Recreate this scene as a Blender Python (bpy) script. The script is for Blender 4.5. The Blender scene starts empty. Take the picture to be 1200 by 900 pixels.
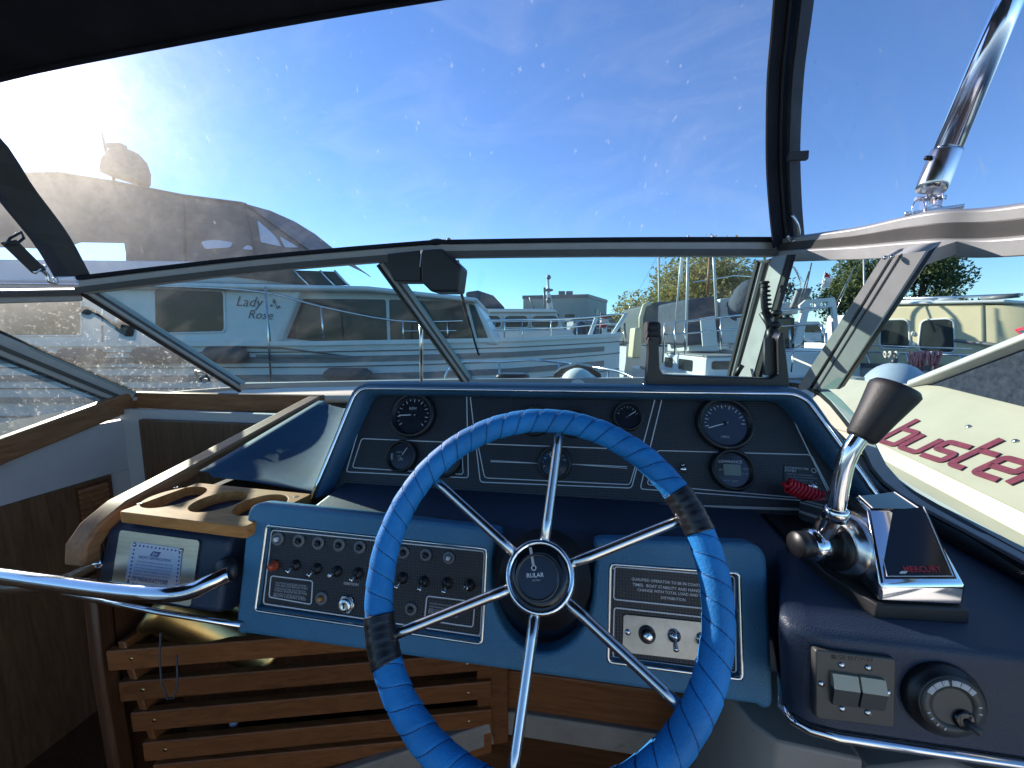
import bpy, bmesh, math, random
from mathutils import Vector as V, Matrix

R = math.radians
rnd = random.Random(11)
sc = bpy.context.scene
COL = sc.collection

# ------------------------------------------------------------------ camera
FPX = 460.0                      # focal length in pixels of the 1200 px wide photograph
PITCH = math.atan(55 / FPX)      # horizon 55 px above the middle
YAW = R(9)                       # the camera looks 9 degrees to port of the bow
cd = bpy.data.cameras.new('camera')
cd.sensor_fit = 'HORIZONTAL'; cd.sensor_width = 36; cd.lens = 36 * FPX / 1200
cd.clip_start = 0.02; cd.clip_end = 4000
cam = bpy.data.objects.new('camera', cd); COL.objects.link(cam)
cam.rotation_euler = (R(90) - PITCH, 0, YAW)
sc.camera = cam

# ------------------------------------------------------------------ light
SUN_AZ, SUN_EL = R(61), R(22)    # to port of the bow, above the horizon
TO_SUN = V((-math.sin(SUN_AZ) * math.cos(SUN_EL), math.cos(SUN_AZ) * math.cos(SUN_EL), math.sin(SUN_EL)))
w = bpy.data.worlds.new('World'); sc.world = w; w.use_nodes = True
nt = w.node_tree; nt.nodes.clear()
sky = nt.nodes.new('ShaderNodeTexSky'); sky.sky_type = 'NISHITA'; sky.sun_disc = False
sky.sun_elevation = SUN_EL; sky.sun_rotation = -SUN_AZ
sky.air_density = 1.0; sky.dust_density = 0.0; sky.ozone_density = 6.0
bg = nt.nodes.new('ShaderNodeBackground'); bg.inputs[1].default_value = 0.13
wo = nt.nodes.new('ShaderNodeOutputWorld')
nt.links.new(sky.outputs[0], bg.inputs[0]); nt.links.new(bg.outputs[0], wo.inputs[0])
sl = bpy.data.lights.new('sun', 'SUN'); sl.energy = 5.0; sl.angle = R(0.6); sl.color = (1.0, 0.90, 0.76)
so = bpy.data.objects.new('sun', sl); COL.objects.link(so)
so.rotation_euler = TO_SUN.to_track_quat('Z', 'Y').to_euler()
sc.view_settings.view_transform = 'Standard'; sc.view_settings.look = 'None'
sc.view_settings.exposure = 0.85; sc.view_settings.gamma = 1; sc.view_settings.use_curve_mapping = False
sc.cycles.transparent_max_bounces = 24; sc.cycles.max_bounces = 8
sc.cycles.use_denoising = True
sc.cycles.caustics_reflective = False; sc.cycles.caustics_refractive = False

# ------------------------------------------------------------------ pixels to points
_c, _s = math.cos(PITCH), math.sin(PITCH)
CR = V((math.cos(YAW), math.sin(YAW), 0)); CF = V((-math.sin(YAW), math.cos(YAW), 0)); UP = V((0, 0, 1))
def ray(u, v):
    a = (u - 600) / FPX; b = (v - 450) / FPX
    return CR * a + CF * (_c - b * _s) + UP * (-_s - b * _c)
def at(u, v, Y): d = ray(u, v); return d * (Y / d.y)
def atx(u, v, X): d = ray(u, v); return d * (X / d.x)
def atz(u, v, Z): d = ray(u, v); return d * (Z / d.z)
def cd_(u, v, D): d = ray(u, v); return d * (D / d.dot(CF))      # D metres ahead of the camera
def onp(u, v, P, N): d = ray(u, v); return d * (P.dot(N) / d.dot(N))
WATER = -1.75

# ------------------------------------------------------------------ mesh building
INV = {}
class MB:
    def __init__(s): s.v = []; s.f = []; s.sm = []
    def add(s, vs, fs, smooth=False):
        n = len(s.v); s.v += [V(x) for x in vs]
        for f in fs: s.f.append([i + n for i in f]); s.sm.append(smooth)
        return s
    def obox(s, c, ex, ey, ez):
        c = V(c); ex, ey, ez = V(ex), V(ey), V(ez)
        vs = [c + ex * i + ey * j + ez * k for i in (-1, 1) for j in (-1, 1) for k in (-1, 1)]
        return s.add(vs, [(0, 1, 3, 2), (4, 6, 7, 5), (0, 4, 5, 1), (2, 3, 7, 6), (0, 2, 6, 4), (1, 5, 7, 3)])
    def box(s, a, b):
        a, b = V(a), V(b); c = (a + b) / 2; d = (b - a) / 2
        return s.obox(c, (d.x, 0, 0), (0, d.y, 0), (0, 0, d.z))
    def bar(s, p, q, w, h, up=UP):
        p, q = V(p), V(q); t = (q - p); L = t.length; t.normalize()
        side = t.cross(V(up)).normalized(); u2 = side.cross(t).normalized()
        return s.obox((p + q) / 2, t * (L / 2), side * (w / 2), u2 * (h / 2))
    def strip(s, pts, w, h, up=UP, closed=False):
        """rectangular section swept along a polyline"""
        pts = [V(p) for p in pts]; n = len(pts); loops = []
        for i, p in enumerate(pts):
            a = pts[(i - 1) % n] if (i or closed) else p; b = pts[(i + 1) % n] if (i < n - 1 or closed) else p
            t = (b - a).normalized(); side = t.cross(V(up)).normalized(); u2 = side.cross(t).normalized()
            k = 1.0
            loops.append([p + side * (w / 2 * x) + u2 * (h / 2 * y) for x, y in ((-1, -1), (1, -1), (1, 1), (-1, 1))])
        return s.loft(loops, True, closed_path=closed, caps=not closed, smooth=False)
    def loft(s, loops, closed=True, closed_path=False, caps=True, smooth=True):
        n = len(loops[0]); base = len(s.v)
        for l in loops: s.v += [V(x) for x in l]
        m = len(loops); fs = []
        for i in range(m if closed_path else m - 1):
            a = base + i * n; b = base + ((i + 1) % m) * n
            for j in range(n if closed else n - 1):
                k = (j + 1) % n; fs.append([a + j, a + k, b + k, b + j])
        for f in fs: s.f.append(f); s.sm.append(smooth)
        if caps and closed:
            s.f.append([base + j for j in range(n)][::-1]); s.sm.append(False)
            s.f.append([base + (m - 1) * n + j for j in range(n)]); s.sm.append(False)
        return s
    def tube(s, pts, r, n=10, closed=False, caps=True):
        pts = [V(p) for p in pts]; m = len(pts); loops = []; prev = None
        for i, p in enumerate(pts):
            a = pts[(i - 1) % m] if (i or closed) else p; b = pts[(i + 1) % m] if (i < m - 1 or closed) else p
            t = (b - a).normalized()
            if prev is None:
                ref = UP if abs(t.z) < 0.9 else V((1, 0, 0)); e = t.cross(ref).normalized()
            else:
                e = (prev - t * prev.dot(t)).normalized()
            prev = e; g = t.cross(e); rr = r[i] if isinstance(r, (list, tuple)) else r
            loops.append([p + (e * math.cos(x) + g * math.sin(x)) * rr for x in [2 * math.pi * k / n for k in range(n)]])
        return s.loft(loops, True, closed_path=closed, caps=caps and not closed)
    def lathe(s, prof, o, ax, n=24, smooth=True, ref=None):
        o = V(o); ax = V(ax).normalized(); ref = V(ref) if ref else (UP if abs(ax.z) < 0.9 else V((1, 0, 0)))
        e = ax.cross(ref).normalized(); g = ax.cross(e)
        loops = [[o + ax * h + (e * math.cos(x) + g * math.sin(x)) * max(r, 1e-5) for x in [2 * math.pi * k / n for k in range(n)]] for r, h in prof]
        return s.loft(loops, True, smooth=smooth)
    def prism(s, loop, vec):
        vec = V(vec); a = [V(p) for p in loop]; return s.loft([a, [p + vec for p in a]], True, smooth=False)
    def poly(s, loop): return s.add(loop, [list(range(len(loop)))])
    def grid(s, rows, smooth=True): return s.loft(rows, closed=False, caps=False, smooth=smooth)
    def ell(s, c, rx, ry, rz, n=14, m=9, ex=V((1, 0, 0)), ey=V((0, 1, 0)), ez=UP):
        c = V(c); loops = []
        for i in range(m + 1):
            t = math.pi * i / m - math.pi / 2
            loops.append([c + ez * (rz * math.sin(t)) + (ex * (rx * math.cos(x)) + ey * (ry * math.cos(x + math.pi * 1.5))) * max(math.cos(t), 1e-4) for x in [2 * math.pi * k / n for k in range(n)]])
        return s.loft(loops, True)
    def build(s, name, mat, parent=None, bevel=0, seg=2, kind=None, ang=R(40), solid=0):
        me = bpy.data.meshes.new(name)
        M = INV.get(parent.name if parent else None)
        me.from_pydata([(M @ p) if M else p for p in s.v], [], s.f)
        me.polygons.foreach_set('use_smooth', s.sm)
        me.update()
        bm = bmesh.new(); bm.from_mesh(me)
        bmesh.ops.recalc_face_normals(bm, faces=bm.faces[:]); bm.to_mesh(me); bm.free()
        return link(name, me, mat, parent, bevel, seg, kind, ang, solid)
def link(name, me, mat, parent=None, bevel=0, seg=2, kind=None, ang=R(40), solid=0):
    o = bpy.data.objects.new(name, me); COL.objects.link(o)
    if mat: me.materials.clear(); me.materials.append(mat)
    if parent:
        o.parent = parent; INV[o.name] = INV[parent.name]
    else: INV[o.name] = None
    if solid:
        m = o.modifiers.new('solid', 'SOLIDIFY'); m.thickness = solid; m.offset = 0
    if bevel:
        m = o.modifiers.new('bevel', 'BEVEL'); m.width = bevel; m.segments = seg; m.limit_method = 'ANGLE'; m.angle_limit = ang
        m.harden_normals = False
        me.polygons.foreach_set('use_smooth', [True] * len(me.polygons))
        me.set_sharp_from_angle(angle=R(50)) if hasattr(me, 'set_sharp_from_angle') else None
    if kind: o['kind'] = kind
    return o
def thing(name, label, cat, loc, group=None, rz=0):
    o = bpy.data.objects.new(name, None); COL.objects.link(o); o.empty_display_size = 0.1
    o.location = loc; o.rotation_euler = (0, 0, rz); o['label'] = label; o['category'] = cat
    if group: o['group'] = group
    INV[o.name] = (Matrix.Translation(V(loc)) @ Matrix.Rotation(rz, 4, 'Z')).inverted()
    return o
def tag(o, label, cat, group=None):
    o['label'] = label; o['category'] = cat
    if group: o['group'] = group
    return o

class Fr:
    """a plane with its own x, y axes; h is height above it"""
    def __init__(s, P, ex, ey):
        s.P = V(P); s.ex = V(ex).normalized(); ey = V(ey); s.ey = (ey - s.ex * ey.dot(s.ex)).normalized(); s.n = s.ex.cross(s.ey)
        s.M = Matrix.Translation(s.P) @ Matrix((s.ex, s.ey, s.n)).transposed().to_4x4()
    def p(s, x, y, h=0): return s.P + s.ex * x + s.ey * y + s.n * h
    def uv(s, u, v, h=0):
        q = onp(u, v, s.P + s.n * h, s.n) - s.P; return (q.dot(s.ex), q.dot(s.ey))
    def w(s, u, v, h=0): return onp(u, v, s.P + s.n * h, s.n)
def rpoly(pts, r, n=5):
    out = []; m = len(pts)
    for i in range(m):
        p = V(pts[i]); a = V(pts[i - 1]); b = V(pts[(i + 1) % m])
        rr = r[i] if isinstance(r, (list, tuple)) else r
        k = min(rr, (a - p).length * 0.45, (b - p).length * 0.45)
        A = p + (a - p).normalized() * k; B = p + (b - p).normalized() * k
        for j in range(n + 1):
            t = j / n; out.append(A * (1 - t) ** 2 + p * (2 * t * (1 - t)) + B * t * t)
    return out
def curve_mesh(name, loops, extrude, bevel, bres=2):
    cu = bpy.data.curves.new(name, 'CURVE'); cu.dimensions = '2D'; cu.fill_mode = 'BOTH'; cu.extrude = extrude
    cu.bevel_depth = bevel; cu.bevel_resolution = bres
    for lp in loops:
        sp = cu.splines.new('POLY'); sp.points.add(len(lp) - 1); sp.use_cyclic_u = True
        for q, p in zip(sp.points, lp): q.co = (p[0], p[1], 0, 1)
    ob = bpy.data.objects.new(name, cu); me = bpy.data.meshes.new_from_object(ob)
    bpy.data.objects.remove(ob); bpy.data.curves.remove(cu); me.name = name
    return me
def plate(name, loops, fr, h0, h1, mat, parent=None, bevel=0.0, kind=None):
    """flat shape (outline and holes in plane coordinates) between heights h0 and h1 of the plane, edges rounded"""
    b = bevel; ex = max((h1 - h0) / 2 - b, 1e-5)
    if b:   # the bevel grows the outline outwards: fine at this scale
        pass
    me = curve_mesh(name, loops, ex, b)
    M = fr.M @ Matrix.Translation((0, 0, (h0 + h1) / 2))
    I = INV.get(parent.name) if parent else None
    me.transform((I @ M) if I else M)
    return link(name, me, mat, parent, kind=kind)
def text(s, fr, u0, v0, u1, v1, mat, parent, h=0.0006, name='lettering', shear=0.0, bold=0.0, squash=None):
    """a line of lettering on a plane whose baseline runs from pixel (u0,v0) to (u1,v1)"""
    a = V(fr.uv(u0, v0)); b = V(fr.uv(u1, v1)); L = (b - a).length
    cu = bpy.data.curves.new(name, 'FONT'); cu.body = s; cu.size = 1; cu.shear = shear; cu.offset = bold; cu.resolution_u = 2
    ob = bpy.data.objects.new(name, cu); me = bpy.data.meshes.new_from_object(ob)
    bpy.data.objects.remove(ob); bpy.data.curves.remove(cu)
    xs = [q.co.x for q in me.vertices]; x0, x1 = min(xs), max(xs); k = L / (x1 - x0); ky = squash or k
    ang = math.atan2((b - a).y, (b - a).x)
    M = fr.M @ Matrix.Translation((a.x, a.y, h)) @ Matrix.Rotation(ang, 4, 'Z') @ Matrix.Diagonal((k, ky, 1, 1)) @ Matrix.Translation((-x0, 0, 0))
    I = INV.get(parent.name)
    me.transform((I @ M) if I else M); me.name = name
    return link(name, me, mat, parent)
def line(fr, pts, wd, mat, parent, h=0.0008, closed=False, r=0, name='trim_line', px=True):
    q = [V(fr.uv(*p)) if px else V(p) for p in pts]
    if closed and r: q = rpoly(q, r, 4)
    m = MB(); m.strip([fr.p(p.x, p.y, h) for p in q], wd, 0.001, up=fr.n, closed=closed)
    return m.build(name, mat, parent)

# ------------------------------------------------------------------ materials
def new_mat(name):
    m = bpy.data.materials.new(name); m.use_nodes = True; m.node_tree.nodes.clear(); return m, m.node_tree
def P(name, col, rough=0.5, metal=0.0, var=0.12, vscale=8.0, bump=0.0, bscale=200.0, spec=0.5, coat=0.0, btype='NOISE', stretch=None, dirt=None, rvar=0.0, trans=0.0, bdist=0.002):
    """principled surface whose colour wavers a little and which may carry fine relief"""
    m, t = new_mat(name); N = t.nodes; L = t.links
    o = N.new('ShaderNodeOutputMaterial'); b = N.new('ShaderNodeBsdfPrincipled'); L.new(b.outputs[0], o.inputs[0])
    b.inputs['Roughness'].default_value = rough; b.inputs['Metallic'].default_value = metal
    b.inputs['Specular IOR Level'].default_value = spec; b.inputs['Coat Weight'].default_value = coat
    b.inputs['Coat Roughness'].default_value = 0.1
    if trans: b.inputs['Transmission Weight'].default_value = trans
    tc = N.new('ShaderNodeTexCoord'); mp = N.new('ShaderNodeMapping'); L.new(tc.outputs['Object'], mp.inputs[0])
    if stretch: mp.inputs['Scale'].default_value = stretch
    ns = N.new('ShaderNodeTexNoise'); ns.inputs['Scale'].default_value = vscale; ns.inputs['Detail'].default_value = 6; ns.inputs['Roughness'].default_value = 0.6
    L.new(mp.outputs[0], ns.inputs[0])
    rp = N.new('ShaderNodeValToRGB'); L.new(ns.outputs[0], rp.inputs[0])
    lo = [max(0, x * (1 - var)) for x in col]; hi = [min(1, x * (1 + var)) for x in col]
    rp.color_ramp.elements[0].position = 0.3; rp.color_ramp.elements[1].position = 0.7
    rp.color_ramp.elements[0].color = (*lo, 1); rp.color_ramp.elements[1].color = (*hi, 1)
    src = rp.outputs[0]
    if dirt:
        n2 = N.new('ShaderNodeTexNoise'); n2.inputs['Scale'].default_value = dirt[1]; n2.inputs['Detail'].default_value = 8; n2.inputs['Roughness'].default_value = 0.7
        L.new(mp.outputs[0], n2.inputs[0])
        r2 = N.new('ShaderNodeValToRGB'); r2.color_ramp.elements[0].position = dirt[2]; r2.color_ramp.elements[1].position = min(1, dirt[2] + 0.15)
        L.new(n2.outputs[0], r2.inputs[0]); mx = N.new('ShaderNodeMix'); mx.data_type = 'RGBA'
        L.new(r2.outputs[0], mx.inputs[0]); L.new(src, mx.inputs[6]); mx.inputs[7].default_value = (*dirt[0], 1); src = mx.outputs[2]
    L.new(src, b.inputs['Base Color'])
    if rvar:
        mr = N.new('ShaderNodeMapRange'); L.new(ns.outputs[0], mr.inputs[0]); mr.inputs[3].default_value = max(0.02, rough - rvar); mr.inputs[4].default_value = min(1, rough + rvar)
        L.new(mr.outputs[0], b.inputs['Roughness'])
    if bump:
        if btype == 'VORONOI':
            bn = N.new('ShaderNodeTexVoronoi'); bo = bn.outputs['Distance']
        elif btype == 'WAVE':
            bn = N.new('ShaderNodeTexWave'); bo = bn.outputs[1]; bn.inputs['Distortion'].default_value = 0.0
        else:
            bn = N.new('ShaderNodeTexNoise'); bo = bn.outputs[0]; bn.inputs['Detail'].default_value = 4
        bn.inputs['Scale'].default_value = bscale; L.new(mp.outputs[0], bn.inputs['Vector'])
        bp = N.new('ShaderNodeBump'); bp.inputs['Strength'].default_value = bump; bp.inputs['Distance'].default_value = bdist
        L.new(bo, bp.inputs['Height']); L.new(bp.outputs[0], b.inputs['Normal'])
    return m
def wood(name, c1, c2, scale=(3, 40, 40), rough=0.45, coat=0.1):
    m, t = new_mat(name); N = t.nodes; L = t.links
    o = N.new('ShaderNodeOutputMaterial'); b = N.new('ShaderNodeBsdfPrincipled'); L.new(b.outputs[0], o.inputs[0])
    b.inputs['Roughness'].default_value = rough; b.inputs['Coat Weight'].default_value = coat; b.inputs['Coat Roughness'].default_value = 0.3; b.inputs['Specular IOR Level'].default_value = 0.3
    tc = N.new('ShaderNodeTexCoord'); mp = N.new('ShaderNodeMapping'); mp.inputs['Scale'].default_value = scale
    L.new(tc.outputs['Object'], mp.inputs[0])
    oi = N.new('ShaderNodeObjectInfo'); vm = N.new('ShaderNodeVectorMath'); vm.operation = 'SCALE'; vm.inputs[0].default_value = (31, 17, 23); L.new(oi.outputs['Random'], vm.inputs['Scale']); L.new(vm.outputs[0], mp.inputs['Location'])
    ns = N.new('ShaderNodeTexNoise'); ns.inputs['Scale'].default_value = 2.2; ns.inputs['Detail'].default_value = 8; ns.inputs['Roughness'].default_value = 0.65; ns.inputs['Distortion'].default_value = 0.8
    L.new(mp.outputs[0], ns.inputs[0])
    rp = N.new('ShaderNodeValToRGB'); rp.color_ramp.elements[0].position = 0.3; rp.color_ramp.elements[1].position = 0.68
    rp.color_ramp.elements[0].color = (*c1, 1); rp.color_ramp.elements[1].color = (*c2, 1)
    L.new(ns.outputs[0], rp.inputs[0])
    hs_ = N.new('ShaderNodeHueSaturation'); vr = N.new('ShaderNodeMapRange'); vr.inputs[3].default_value = 0.75; vr.inputs[4].default_value = 1.25; L.new(oi.outputs['Random'], vr.inputs[0]); L.new(vr.outputs[0], hs_.inputs['Value']); L.new(rp.outputs[0], hs_.inputs['Color']); L.new(hs_.outputs[0], b.inputs['Base Color'])
    bp = N.new('ShaderNodeBump'); bp.inputs['Strength'].default_value = 0.25; bp.inputs['Distance'].default_value = 0.001
    L.new(ns.outputs[0], bp.inputs['Height']); L.new(bp.outputs[0], b.inputs['Normal'])
    return m
def waffle(name, col):
    """fine square mesh embossed in black plastic"""
    m, t = new_mat(name); N = t.nodes; L = t.links
    o = N.new('ShaderNodeOutputMaterial'); b = N.new('ShaderNodeBsdfPrincipled'); L.new(b.outputs[0], o.inputs[0])
    b.inputs['Roughness'].default_value = 0.42; b.inputs['Base Color'].default_value = (*col, 1)
    tc = N.new('ShaderNodeTexCoord'); hs = []
    for ax in ('X', 'Z'):
        wv = N.new('ShaderNodeTexWave'); wv.bands_direction = ax; wv.inputs['Scale'].default_value = 80; wv.inputs['Distortion'].default_value = 0
        L.new(tc.outputs['Object'], wv.inputs[0]); hs.append(wv.outputs[1])
    mx = N.new('ShaderNodeMath'); mx.operation = 'MAXIMUM'; L.new(hs[0], mx.inputs[0]); L.new(hs[1], mx.inputs[1])
    gp = N.new('ShaderNodeValToRGB'); gp.color_ramp.elements[0].position = 0.75; gp.color_ramp.elements[1].position = 0.98; gp.color_ramp.elements[0].color = (*[x * 0.5 for x in col], 1); gp.color_ramp.elements[1].color = (*[x * 3.2 for x in col], 1); L.new(mx.outputs[0], gp.inputs[0]); L.new(gp.outputs[0], b.inputs['Base Color'])
    bp = N.new('ShaderNodeBump'); bp.inputs['Strength'].default_value = 0.6; bp.inputs['Distance'].default_value = 0.0006
    L.new(mx.outputs[0], bp.inputs['Height']); L.new(bp.outputs[0], b.inputs['Normal'])
    return m
def glass(name, tint, dirt=0.03, gloss=0.05, glare=0.0, scratch=0.0, dscale=60.0, gr=0.32, dth=0.62, smear=0.0):
    """a thin clear sheet: lets light through with its tint, mirrors a little, and carries dust that catches the light"""
    m, t = new_mat(name); N = t.nodes; L = t.links
    o = N.new('ShaderNodeOutputMaterial')
    tr = N.new('ShaderNodeBsdfTransparent'); tr.inputs[0].default_value = (*tint, 1)
    gl = N.new('ShaderNodeBsdfGlossy'); gl.inputs['Roughness'].default_value = 0.03
    lw = N.new('ShaderNodeLayerWeight'); lw.inputs[0].default_value = 0.5
    pw = N.new('ShaderNodeMath'); pw.operation = 'POWER'; pw.inputs[1].default_value = 5.0; L.new(lw.outputs['Facing'], pw.inputs[0])
    m1 = N.new('ShaderNodeMixShader'); ml = N.new('ShaderNodeMath'); ml.operation = 'MULTIPLY_ADD'; ml.inputs[1].default_value = gloss * 12; ml.inputs[2].default_value = gloss * 0.8
    cl = N.new('ShaderNodeMath'); cl.operation = 'MINIMUM'; cl.inputs[1].default_value = 0.5
    L.new(pw.outputs[0], ml.inputs[0]); L.new(ml.outputs[0], cl.inputs[0]); L.new(cl.outputs[0], m1.inputs[0]); L.new(tr.outputs[0], m1.inputs[1]); L.new(gl.outputs[0], m1.inputs[2])
    tc = N.new('ShaderNodeTexCoord')
    ns = N.new('ShaderNodeTexNoise'); ns.inputs['Scale'].default_value = dscale; ns.inputs['Detail'].default_value = 10; ns.inputs['Roughness'].default_value = 0.8
    L.new(tc.outputs['Object'], ns.inputs[0])
    sp = N.new('ShaderNodeMapRange'); sp.inputs[1].default_value = dth; sp.inputs[2].default_value = dth + 0.12; sp.inputs[3].default_value = dirt * 0.3; sp.inputs[4].default_value = dirt * 6
    L.new(ns.outputs[0], sp.inputs[0]); fac = sp.outputs[0]
    n3 = N.new('ShaderNodeTexNoise'); n3.inputs['Scale'].default_value = 3.0; n3.inputs['Detail'].default_value = 4
    L.new(tc.outputs['Object'], n3.inputs[0])
    mm = N.new('ShaderNodeMath'); mm.operation = 'MULTIPLY_ADD'; mm.inputs[1].default_value = 1.6; mm.inputs[2].default_value = -0.25
    L.new(n3.outputs[0], mm.inputs[0])
    mu = N.new('ShaderNodeMath'); mu.operation = 'MULTIPLY'; mu.use_clamp = True; L.new(fac, mu.inputs[0]); L.new(mm.outputs[0], mu.inputs[1]); fac = mu.outputs[0]
    if scratch:
        mp = N.new('ShaderNodeMapping'); mp.inputs['Rotation'].default_value = (0.2, 0.5, 0.3); mp.inputs['Scale'].default_value = (70, 70, 5); L.new(tc.outputs['Object'], mp.inputs[0])
        vo = N.new('ShaderNodeTexNoise'); vo.inputs['Scale'].default_value = 1.0; vo.inputs['Detail'].default_value = 2; L.new(mp.outputs[0], vo.inputs[0])
        sr = N.new('ShaderNodeMapRange'); sr.inputs[1].default_value = 0.70; sr.inputs[2].default_value = 0.78; sr.inputs[3].default_value = 0; sr.inputs[4].default_value = scratch
        L.new(vo.outputs[0], sr.inputs[0]); ad = N.new('ShaderNodeMath'); ad.operation = 'ADD'; L.new(fac, ad.inputs[0]); L.new(sr.outputs[0], ad.inputs[1]); fac = ad.outputs[0]
    if smear:
        m4 = N.new('ShaderNodeMapping'); m4.inputs['Rotation'].default_value = (0.3, 0.7, 0.5); m4.inputs['Scale'].default_value = (2.0, 7.0, 3.0); L.new(tc.outputs['Object'], m4.inputs[0])
        s4 = N.new('ShaderNodeTexNoise'); s4.inputs['Scale'].default_value = 1.6; s4.inputs['Detail'].default_value = 7; s4.inputs['Roughness'].default_value = 0.62; s4.inputs['Distortion'].default_value = 1.2; L.new(m4.outputs[0], s4.inputs[0])
        r4 = N.new('ShaderNodeMapRange'); r4.inputs[1].default_value = 0.45; r4.inputs[2].default_value = 0.78; r4.inputs[3].default_value = 0.0; r4.inputs[4].default_value = smear; L.new(s4.outputs[0], r4.inputs[0])
        a4 = N.new('ShaderNodeMath'); a4.operation = 'ADD'; L.new(fac, a4.inputs[0]); L.new(r4.outputs[0], a4.inputs[1]); fac = a4.outputs[0]
    tl = N.new('ShaderNodeBsdfTranslucent'); tl.inputs[0].default_value = (0.9, 0.9, 0.88, 1)
    df = N.new('ShaderNodeBsdfDiffuse'); df.inputs[0].default_value = (0.7, 0.7, 0.68, 1)
    dm = N.new('ShaderNodeMixShader'); dm.inputs[0].default_value = 0.35; L.new(tl.outputs[0], dm.inputs[1]); L.new(df.outputs[0], dm.inputs[2])
    m2 = N.new('ShaderNodeMixShader'); L.new(fac, m2.inputs[0]); L.new(m1.outputs[0], m2.inputs[1]); L.new(dm.outputs[0], m2.inputs[2])
    out = m2.outputs[0]
    if glare:
        n4 = N.new('ShaderNodeTexNoise'); n4.inputs['Scale'].default_value = 9.0; n4.inputs['Detail'].default_value = 12; n4.inputs['Roughness'].default_value = 0.85; L.new(tc.outputs['Object'], n4.inputs[0])
        rf = N.new('ShaderNodeBsdfRefraction'); rf.inputs['IOR'].default_value = 1.2; rf.inputs['Roughness'].default_value = gr
        rf.distribution = 'GGX'
        rf.inputs['Color'].default_value = (1, 0.97, 0.93, 1)
        gm = N.new('ShaderNodeMath'); gm.operation = 'MULTIPLY_ADD'; gm.inputs[1].default_value = glare * 1.6; gm.inputs[2].default_value = glare * 0.1; L.new(n4.outputs[0], gm.inputs[0])
        m3 = N.new('ShaderNodeMixShader'); L.new(gm.outputs[0], m3.inputs[0]); L.new(out, m3.inputs[1]); L.new(rf.outputs[0], m3.inputs[2]); out = m3.outputs[0]
    L.new(out, o.inputs[0])
    return m

M = {}
M['vinyl'] = P('navy_vinyl', (0.021, 0.036, 0.066), 0.5, bump=0.2, bscale=620, btype='VORONOI', var=0.25, vscale=5, rvar=0.12, dirt=((0.10, 0.105, 0.11), 45, 0.66))
M['pad'] = P('blue_pad_vinyl', (0.045, 0.175, 0.30), 0.45, bump=0.4, bscale=620, btype='VORONOI', var=0.18, vscale=6, rvar=0.12, dirt=((0.12, 0.20, 0.27), 40, 0.68))
M['hood'] = P('blue_hood_vinyl', (0.032, 0.105, 0.19), 0.42, bump=0.3, bscale=560, btype='VORONOI', var=0.2, vscale=6, rvar=0.12, dirt=((0.10, 0.14, 0.18), 40, 0.67))
M['matteblue'] = P('faded_blue_vinyl', (0.036, 0.085, 0.145), 0.75, bump=0.2, bscale=560, btype='VORONOI', var=0.3, vscale=4, spec=0.25, dirt=((0.10, 0.13, 0.16), 30, 0.62))
M['wrap'] = P('blue_wheel_wrap', (0.018, 0.21, 0.54), 0.58, bump=0.3, bscale=420, var=0.25, vscale=14, rvar=0.15, spec=0.3, dirt=((0.010, 0.10, 0.27), 22, 0.62))
M['seam'] = P('dark_blue_seam', (0.004, 0.03, 0.10), 0.6)
M['tape'] = P('black_tape', (0.014, 0.014, 0.016), 0.34, var=0.1, vscale=60, bump=0.2, bscale=90)
M['waffle'] = waffle('black_waffle_panel', (0.010, 0.012, 0.016))
M['black'] = P('black_plastic', (0.012, 0.012, 0.014), 0.4, var=0.2, bump=0.1, bscale=900)
M['rubber'] = P('black_rubber', (0.015, 0.015, 0.016), 0.55, var=0.3, bump=0.1, bscale=300)
M['blackgloss'] = P('black_gloss', (0.008, 0.010, 0.014), 0.1, var=0.1)
M['blackcloth'] = P('black_canvas', (0.020, 0.023, 0.032), 0.85, var=0.25, bump=0.3, bscale=900, spec=0.2)
M['greycloth'] = P('grey_webbing', (0.075, 0.08, 0.085), 0.8, var=0.2, bump=0.3, bscale=1400, spec=0.2)
M['chrome'] = P('chrome', (0.78, 0.79, 0.80), 0.10, 1.0, var=0.04, rvar=0.05, vscale=30)
M['chromeworn'] = P('worn_chrome', (0.62, 0.62, 0.60), 0.2, 1.0, var=0.15, rvar=0.1, vscale=60, dirt=((0.16, 0.13, 0.10), 90, 0.62))
M['steel'] = P('stainless_steel', (0.66, 0.66, 0.65), 0.2, 1.0, var=0.06, rvar=0.06, vscale=40)
M['dullsteel'] = P('dull_steel_plate', (0.26, 0.27, 0.28), 0.3, 1.0, var=0.25, vscale=30, rvar=0.1)
M['alu'] = P('anodised_aluminium', (0.42, 0.42, 0.41), 0.5, 0.2, var=0.08, vscale=20, rvar=0.08, bump=0.05, bscale=150)
M['aludark'] = P('dark_anodised_channel', (0.085, 0.083, 0.08), 0.5, 0.2, var=0.2)
M['brushed'] = P('brushed_plate', (0.62, 0.58, 0.46), 0.34, 1.0, var=0.1, stretch=(1, 60, 1), vscale=20, rvar=0.08)
M['white'] = P('white_paint', (0.78, 0.78, 0.76), 0.4, var=0.05)
M['print'] = P('white_print', (0.72, 0.73, 0.75), 0.5, var=0.03)
M['dimprint'] = P('grey_print', (0.46, 0.48, 0.50), 0.5, var=0.05)
M['paper'] = P('pale_blue_label', (0.52, 0.58, 0.68), 0.35, var=0.06)
M['ink'] = P('navy_print', (0.03, 0.06, 0.20), 0.5)
M['red'] = P('red_plastic', (0.72, 0.016, 0.035), 0.35, var=0.1)
M['redprint'] = P('red_print', (0.42, 0.02, 0.03), 0.4)
M['lcd'] = P('lcd_screen', (0.22, 0.25, 0.20), 0.2, var=0.05)
M['dial'] = P('dial_face', (0.010, 0.014, 0.022), 0.25, coat=0.6, var=0.1)
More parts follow.
